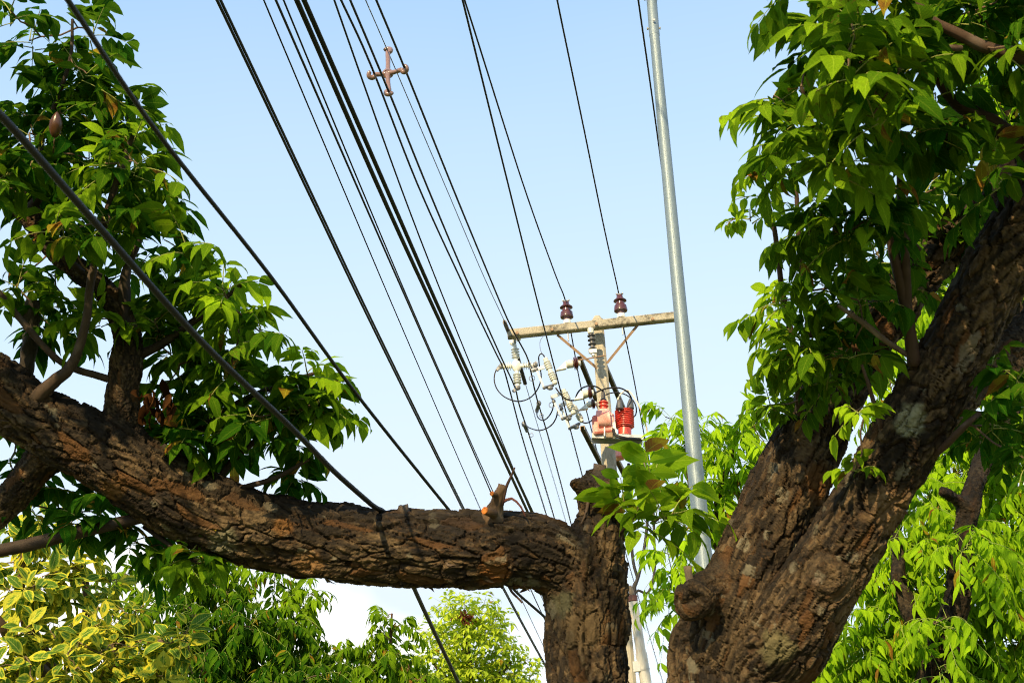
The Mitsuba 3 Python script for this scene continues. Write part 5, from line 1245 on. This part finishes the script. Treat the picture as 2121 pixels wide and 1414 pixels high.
k = thing('cable_spacer', 'glossy brown four-armed cable spacer clipped on the cables against open sky', 'cable spacer')
sc = [(-0.8095,8.6237,7.84), (-0.8164,8.7202,8.12), (-0.924,8.5977,7.82), (-0.6821,8.5477,7.82), (-0.7911,8.5201,7.6)]
hub = A(sc[0])
part(k, 'hub', ball(hub, 0.034, 2, (1.3, 0.7, 1.25)), M['spacer_glaze'], smooth=True)
for e, t in zip(sc[1:], (1, -1, 1, 1)):
    part(k, 'arm', hooked(hub, e, t, 0.0175, 0.023), M['spacer_glaze'], smooth=True)
k = thing('cross_spacer', 'white cross-shaped ribbed cable spacer hanging below the left end of the crossarm', 'cable spacer')
wc = [(0.0354,13.97,7.8198), (0.0268,13.95,8.0631), (0.0333,13.97,7.5658), (-0.1306,13.95,7.8147), (0.2325,13.95,7.811)]
hub = A(wc[0])
part(k, 'hub', ball(hub, 0.056, 2, (0.95, 0.7, 1.25)), M['white_polymer'], smooth=True)
for j, e in enumerate(wc[1:]):
    e = A(e)
    q = part(k, 'arm', lathe(hub + (e - hub) * 0.1, e, rings(hub, e, 0.022, 0.046, 4, lo=0.26, hi=0.82, thin=0.26), 18), M['white_polymer'], smooth=40)
    if j:
        part(k, 'clamp', cat(ball(e, 0.034, 1, (1.0, 0.8, 0.9)), bar(e - Z * 0.04 - Xp * 0.05, e + Z * 0.03 + Xp * 0.02, 0.03, 0.03)), M['bare_wire'], smooth=False)
    else:
        part(k, 'hanger', tube(resample(np.vstack([e, e + Z * 0.03 - Xp * 0.03, e + Z * 0.07 - Xp * 0.01, e + Z * 0.085 + Xp * 0.035, e + Z * 0.05 + Xp * 0.05]), 0.01), 0.026, 12), M['white_polymer'], smooth=True)
        part(k, 'link', bar(*[(0.0364,13.85,8.1137), (0.0276,13.95,8.0803)], 0.03, 0.02, side=Xp), M['zinc'], smooth=False)

# tap clamps on the cables
for p, lab in (([(0.0855,15.1098,7.6), (0.1154,15.193,7.56)], 'lower small grey tap clamp with pull ring on the cables left of the pole'), ([(0.266,14.8774,7.75), (0.2408,14.9681,7.7)], 'upper small grey tap clamp with pull ring on the cables left of the pole')):
    k = thing('tap_clamp', lab, 'clamp', 'tap clamps on the cables')
    a, b = A(p[0]), A(p[1])
    part(k, 'jaw', cat(ball(a, 0.036, 1, (0.8, 0.7, 1.0)), bar(a, b, 0.035, 0.03), ball(b, 0.028, 1, (0.8, 0.8, 1.2))), M['bare_wire'], smooth=False)
    th = np.linspace(0, 6.0, 14)[:, None]
    part(k, 'pull_ring', tube(b - Z * 0.07 + Xp * 0.05 + Xp * 0.022 * np.cos(th) + Z * 0.022 * np.sin(th), 0.004, 5), M['bare_wire'], smooth=True)

# ------------------------------------------------------------------ cables
def run_on(pts, step=0.25, near=25.0, far=45.0):
    """The cable's course through pts, carried on beyond both ends (towards the poles before and after this one)."""
    p = resample(A(pts)[:, :3], step)
    a, b = unit((p[0] - p[3]) * A([1, 1, 0.3])), unit((p[-1] - p[-4]) * A([1, 1, 0.3]))
    return np.vstack([p[:1] + a * near] * (near > 0) + [p] + [p[-1:] + b * far] * (far > 0))


def cable(label, pts, r, mat='cable', name='overhead_cable', group=None, step=0.25, n=10, ends=(25.0, 45.0)):
    k = thing(name, label, 'cable', group)
    scene[k] = mikit.ply(tube(run_on(pts, step, *ends), r, n), M[mat], smooth=40)
    return k


cable('near thick cable slanting down from the left edge to rest on the level limb', [(-0.9797,1.7954,3.0736), (-0.944,1.9752,3.0903), (-0.913,2.161,3.1178), (-0.8431,2.5545,3.1021), (-0.7275,3.0215,3.0472), (-0.605,3.5261,3.0298), (-0.5344,3.8613,3.0209), (-0.4597,4.1912,3.0232), (-0.427,4.4034,3.0414), (-0.4126,5.0231,3.0139), (-0.3151,6.3426,2.9053), (-0.0411,9.0572,2.5262)], 0.0080, 'cable_grey', n=14, step=0.06)
cable('near thin cable slanting from the top left corner down behind the level limb', [(-0.826,1.8935,3.3366), (-0.8086,2.1549,3.3675), (-0.7681,2.6869,3.4098), (-0.644,3.4004,3.4178), (-0.4978,4.1391,3.3715), (-0.2565,5.0202,3.2568), (-0.0664,5.6725,3.1592), (0.1132,6.1426,3.0975), (0.7649,7.7925,2.8721)], 0.0056, 'cable_grey', n=12, step=0.06)
comm = 'communication cables running down to the right behind the level limb'
W = [
    ('thick twin-strand cable, leftmost of the communication cables', [(-1.2436,4.4394,5.6), (-1.1928,4.9288,5.6), (-1.0338,6.6652,5.6), (-0.8692,8.4178,5.6), (-0.4931,12.1829,5.6), (-0.2507,14.537,5.6), (0.294,19.3125,5.6), (0.6592,22.2453,5.6)], 0.0140),
    ('thin wire just right of the leftmost thick cable', [(-1.1127,4.7894,5.9), (-1.0738,5.3155,5.9), (-0.9105,7.1857,5.9), (-0.7424,9.0728,5.9), (-0.3941,12.8556,5.9), (-0.1135,15.6984,5.9), (0.3704,20.4439,5.9), (0.7086,23.9137,5.9)], 0.0042),
    ('left one of the crossing pair of slim cables', [(-1.0381,4.625,5.75), (-0.9827,5.1344,5.75), (-0.795,6.9436,5.75), (-0.6023,8.7704,5.75), (-0.2638,11.9943,5.75), (0.0428,15.1806,5.75), (0.4142,18.5549,5.75), (0.6852,21.1523,5.75)], 0.0062),
    ('right one of the crossing pair of slim cables', [(-1.0716,5.0192,6.1), (-1.0283,5.5705,6.1), (-0.8416,7.5313,6.1), (-0.6425,9.5114,6.1), (-0.2524,13.1114,6.1), (0.1321,16.4777,6.1), (0.4775,19.5328,6.1)], 0.0050),
    ('left cable of the thick pair in mid sky', [(-1.0118,4.9104,6), (-0.9439,5.4518,6), (-0.7166,7.3749,6), (-0.4607,9.3621,6), (0.0666,13.427,6), (0.4083,16.0412,6)], 0.0165),
    ('right cable of the thick pair in mid sky', [(-1.0045,5.0243,6.1), (-0.9303,5.5785,6.1), (-0.6888,7.547,6.1), (-0.4355,9.5792,6.1), (0.1212,13.7878,6.1), (0.4737,16.3324,6.1)], 0.0160),
    ('thin wire right of the thick pair, joining it near the limb', [(-0.8954,5.486,6.5), (-0.8525,6.0875,6.5), (-0.6571,8.2274,6.5), (-0.4211,10.3912,6.5), (-0.0669,13.4188,6.5), (0.1159,15.0277,6.5), (0.4539,17.7722,6.5)], 0.0058),
]
for lab, pts, r in W:
    k = cable(lab, pts, r, group=comm)
    if lab.startswith('thick twin'):
        p = run_on(pts)
        del scene[k]
        part(k, 'strand', tube(p - Xp * 0.0060, 0.0070, 10), M['cable'], smooth=40)
        part(k, 'strand', tube(p + Xp * 0.0072 + Z * 0.004, 0.0068, 10), M['cable'], smooth=40)
    elif 'cable of the thick pair' in lab:
        p = run_on(pts)
        del scene[k]
        part(k, 'strand', tube(p - Xp * 0.0066 + Z * 0.002, 0.0072, 10), M['cable'], smooth=40)
        part(k, 'strand', tube(p + Xp * 0.0068, 0.0074, 10), M['cable'], smooth=40)
pw = 'insulated power cables held by the spacers'
cable('leftmost power cable, on the left hook of the brown spacer', [(-1.1667,6.9615,7.82), (-1.0369,7.7312,7.82), (-0.9141,8.5096,7.82), (-0.7186,10.1411,7.82), (-0.4733,11.7624,7.82), (-0.1677,13.656,7.82), (-0.1062,14.0162,7.82), (-0.044,14.5687,7.75), (0.0831,16.0209,7.7), (0.3635,18.9379,7.7), (0.9337,25.0528,7.7)], 0.0085, group=pw)
cable('lowest power cable, on the bottom hook of the brown spacer', [(-1.0529,6.7208,7.6), (-0.9408,7.4626,7.6), (-0.7911,8.5201,7.6), (-0.624,9.7893,7.6), (-0.4045,11.3522,7.6), (-0.1274,13.1773,7.6), (0.003,14.0198,7.6), (0.0455,14.555,7.6), (0.1716,15.6402,7.55), (0.453,18.5313,7.55), (0.9867,24.2494,7.5)], 0.0085, group=pw)
cable('rightmost power cable, on the right hook of the brown spacer', [(-0.92,6.9803,7.82), (-0.7999,7.7506,7.82), (-0.68,8.5243,7.82), (-0.4391,10.1691,7.82), (-0.2297,11.5511,7.82), (-0.0256,12.8533,7.82), (0.1429,13.6953,7.82), (0.1802,14.0404,7.82), (0.245,14.733,7.75), (0.397,16.067,7.7), (0.6973,19.2581,7.7), (1.1932,25.1088,7.7)], 0.0085, group=pw)
cable('fine bare messenger wire running to the sleeve at the crossarm end', [(-1.0338,7.3117,8.12), (-0.9134,8.1182,8.12), (-0.817,8.7261,8.12), (-0.519,10.6537,8.12), (-0.2522,12.3877,8.12), (-0.0719,13.4445,8.12)], 0.0042, 'bare_wire', 'messenger_wire', ends=(25.0, 0))
cable('fine bare wire running on from the black sleeve beside the white spacer', [(0.1298,14.7988,7.95), (0.3198,16.5805,7.9), (0.6412,19.7618,7.9), (1.2324,25.932,7.9)], 0.0042, 'bare_wire', 'messenger_wire', ends=(0, 45.0))
for a, b, lab in (([(-0.0681,13.4917,8.12)][0], [(-0.0198,13.82,8.12)][0], 'black sleeve on the messenger wire at the crossarm end'), ([(0.0473,14.05,7.9868)][0], [(0.1211,14.35,7.7692)][0], 'long black sleeve hanging beside the white cross spacer')):
    k = thing('wire_sleeve', lab, 'sleeve')
    a, b = A(a), A(b)
    part(k, 'sleeve', tube(A([a, a + (b - a) * 0.5, b]), 0.022, 12), M['black_rubber'], smooth=40)
    part(k, 'end', tube(A([a - unit(b - a) * 0.04, a + unit(b - a) * 0.001]), 0.012, 10), M['black_rubber'], smooth=40)
cable('single cable passing in front of the crossarm left of the pole', [(-0.2523,5.9882,6.9), (-0.1833,6.6449,6.9), (0.0297,8.7054,6.9), (0.2059,10.3884,6.9), (0.3529,11.7518,6.9), (0.4337,12.4883,6.9), (0.5873,13.9247,6.9), (0.7299,15.239,6.9), (0.9245,17.0821,6.9)], 0.0066)
cable('cable ending on the left pin insulator', [(-0.3734,7.8152,8.52), (-0.2247,8.6772,8.52), (0.1779,11.3803,8.52), (0.4894,13.2329,8.52), (0.6033,13.8563,8.52), (0.6679,14.4471,8.4), (0.8098,15.9814,8.4), (0.9817,17.4559,8.4), (1.2864,19.7457,8.3)], 0.0074)
cable('cable ending on the right pin insulator', [(0.3757,7.9628,8.6), (0.4853,8.8359,8.6), (0.7378,10.6657,8.6), (0.9913,12.5223,8.6), (1.1978,13.9434,8.6), (1.2666,14.54,8.5), (1.4412,15.7692,8.4), (1.7406,18.1013,8.4), (2.173,21.2704,8.3)], 0.0074)
cable('cable running steeply down to vanish behind the galvanised pole', [(0.9798,7.952,8.55), (1.1066,8.8239,8.55), (1.3111,10.1982,8.55), (1.5587,11.9249,8.55), (1.7989,13.7006,8.5), (1.8001,13.7441,8.26)], 0.0074, ends=(25.0, 0))


def jumper(label, pts, r=0.0070, mat='cable_grey', name='jumper_cable'):
    k = thing(name, label, 'cable', 'jumper cables around the utility pole')
    scene[k] = mikit.ply(tube(resample(A(pts)[:, :3], 0.04), r, 8), M[mat], smooth=40)


jumper('large round black loop hanging under the white cross spacer', [(-0.1671,13.95,7.8112), (-0.2012,13.95,7.7394), (-0.2104,13.95,7.6441), (-0.1781,13.9,7.52), (-0.0996,13.85,7.4112), (0.0303,13.75,7.3181), (0.1522,13.65,7.3076), (0.2404,13.5,7.3424), (0.2796,13.35,7.4105), (0.2634,13.15,7.4576), (0.2616,13.05,7.5037), (0.2925,13.05,7.534), (0.3195,13.05,7.495)])
jumper('small black loop from the upper tap clamp to the middle fuse', [(0.2341,14.55,7.5296), (0.2308,14.25,7.3398), (0.2615,13.55,7.0128), (0.3147,13.45,6.9909), (0.3654,13.35,7.0215), (0.3913,13.2,7.0583)])
jumper('wide black loop from the lower tap clamp to the lowest fuse', [(0.0935,14.55,7.3885), (0.1314,14.35,7.2561), (0.2356,13.55,6.9027), (0.3441,13.45,6.9047), (0.4066,13.4,6.9708), (0.4316,13.35,7.0653)])
jumper('black lead from the uppermost fuse sagging past the pole to the right boot', [(0.4106,13.05,7.1513), (0.45,13.05,7.0863), (0.5038,13.05,7.026), (0.5838,13.15,7.0475), (0.7165,13.25,7.1133), (0.8477,13.25,7.1747), (0.9377,13.25,7.2014), (1.0548,13.25,7.2), (1.1382,13.35,7.2006), (1.1817,13.45,7.1868), (1.1933,13.5,7.1749)], 0.0080)
jumper('black lead arching from the bracket to the boot on the pink block', [(0.603,13.15,7.0464), (0.622,13.15,7.1135), (0.6746,13.15,7.1737), (0.7546,13.25,7.2384), (0.8349,13.3,7.2446), (0.8937,13.35,7.2198)], 0.0080)
jumper('black lead arching behind the two grey boots', [(0.9402,13.65,7.2955), (0.9919,13.65,7.3144), (1.0724,13.65,7.3153), (1.1602,13.65,7.283), (1.2247,13.65,7.2141), (1.2478,13.65,7.1317), (1.237,13.65,7.0622), (1.1996,13.6,7.0066)], 0.0072)
jumper('black lead curving from the lowest fuse to the pink block', [(0.6458,13.35,6.9005), (0.6929,13.35,6.8769), (0.7526,13.35,6.8945), (0.7981,13.4,6.9646)], 0.0072)
jumper('cream cable arching over the left grey boot and dropping to the leaves', [(1.0376,13.35,7.1105), (1.0716,13.35,7.167), (1.1232,13.4,7.228), (1.1713,13.45,7.2411), (1.2153,13.45,7.1742), (1.2648,13.45,7.0593), (1.312,13.55,6.9642), (1.3415,13.65,6.832)], 0.0085, 'cream_cable')
jumper('thick black cable looping under the red ribbed cylinder', [(0.9822,13.35,6.8397), (0.9685,13.3,6.7531), (0.99,13.25,6.6859), (1.0694,13.25,6.6557), (1.1923,13.35,6.6771), (1.3318,13.45,6.7026), (1.4615,13.55,6.7076)], 0.016)
jumper('fine grey wire looping from the crossarm to the uppermost fuse', [(0.3435,13.65,8.0188), (0.2966,13.55,7.9069), (0.2874,13.35,7.726), (0.3024,13.1,7.5401)], 0.003, 'bare_wire')
jumper('left one of the two black cables entering the white conduit', [(1.1552,14.1,6.6914), (1.1223,14,6.2342), (1.0994,13.9,5.843), (1.1008,13.9,5.5662), (1.126,13.9,5.4059), (1.0862,13.9,5.334), (1.074,13.9,5.2463)], 0.0155)
jumper('right one of the two black cables entering the white conduit', [(1.3436,13.9,6.502), (1.2922,13.9,6.088), (1.2504,13.9,5.8348), (1.1898,13.9,5.5863), (1.1364,13.9,5.4152), (1.0945,13.9,5.3188), (1.0836,13.9,5.2458)], 0.0155)
jumper('black cable with white bands swinging out to the right of the conduit', [(1.3689,13.9,6.3955), (1.3331,13.9,5.8303), (1.3203,13.9,5.5793), (1.2762,13.9,5.3583), (1.2088,13.9,5.2489), (1.1252,13.9,5.2828), (1.0827,13.9,5.236)], 0.013)

# the white conduit beside the pole
k = thing('conduit_pipe', 'white steel conduit with rust-brown rim strapped upright beside the utility pole', 'conduit')
ct, cm, cl = [A(p) for p in [(1.0556,13.8,5.206), (1.0555,13.8,5.1479), (1.1261,13.95,4.3763)]]
cz = unit(cm - cl)
cf = cl - cz * (cl[2] / cz[2] + 0.1)
part(k, 'rim', lathe(cm, ct, [(0, 0.049), (0.95, 0.049), (1, 0.040)], 24), M['rust_cap'], smooth=40)
part(k, 'upper_pipe', lathe(cl + cz * 0.28, cm, [(0, 0.052), (0.02, 0.0485), (0.45, 0.0485), (0.455, 0.050), (0.465, 0.050), (0.47, 0.0485), (1, 0.0485)], 28), M['pipe_paint'], smooth=40)
part(k, 'lower_pipe', lathe(cf, cl + cz * 0.29, [(0, 0.056), (1, 0.056)], 28), M['pipe_paint'], smooth=40)
part(k, 'cable_grip', lathe(ct, ct + cz * 0.10 - Xp * 0.01, [(0, 0.029), (0.6, 0.024), (1, 0.015)], 14), M['dark_steel'], smooth=40)
part(k, 'strap', lathe(cl + cz * 0.12, cl + cz * 0.14, [(0, 0.057), (0.02, 0.0595), (0.98, 0.0595), (1, 0.057)], 28), M['zinc'], smooth=40)
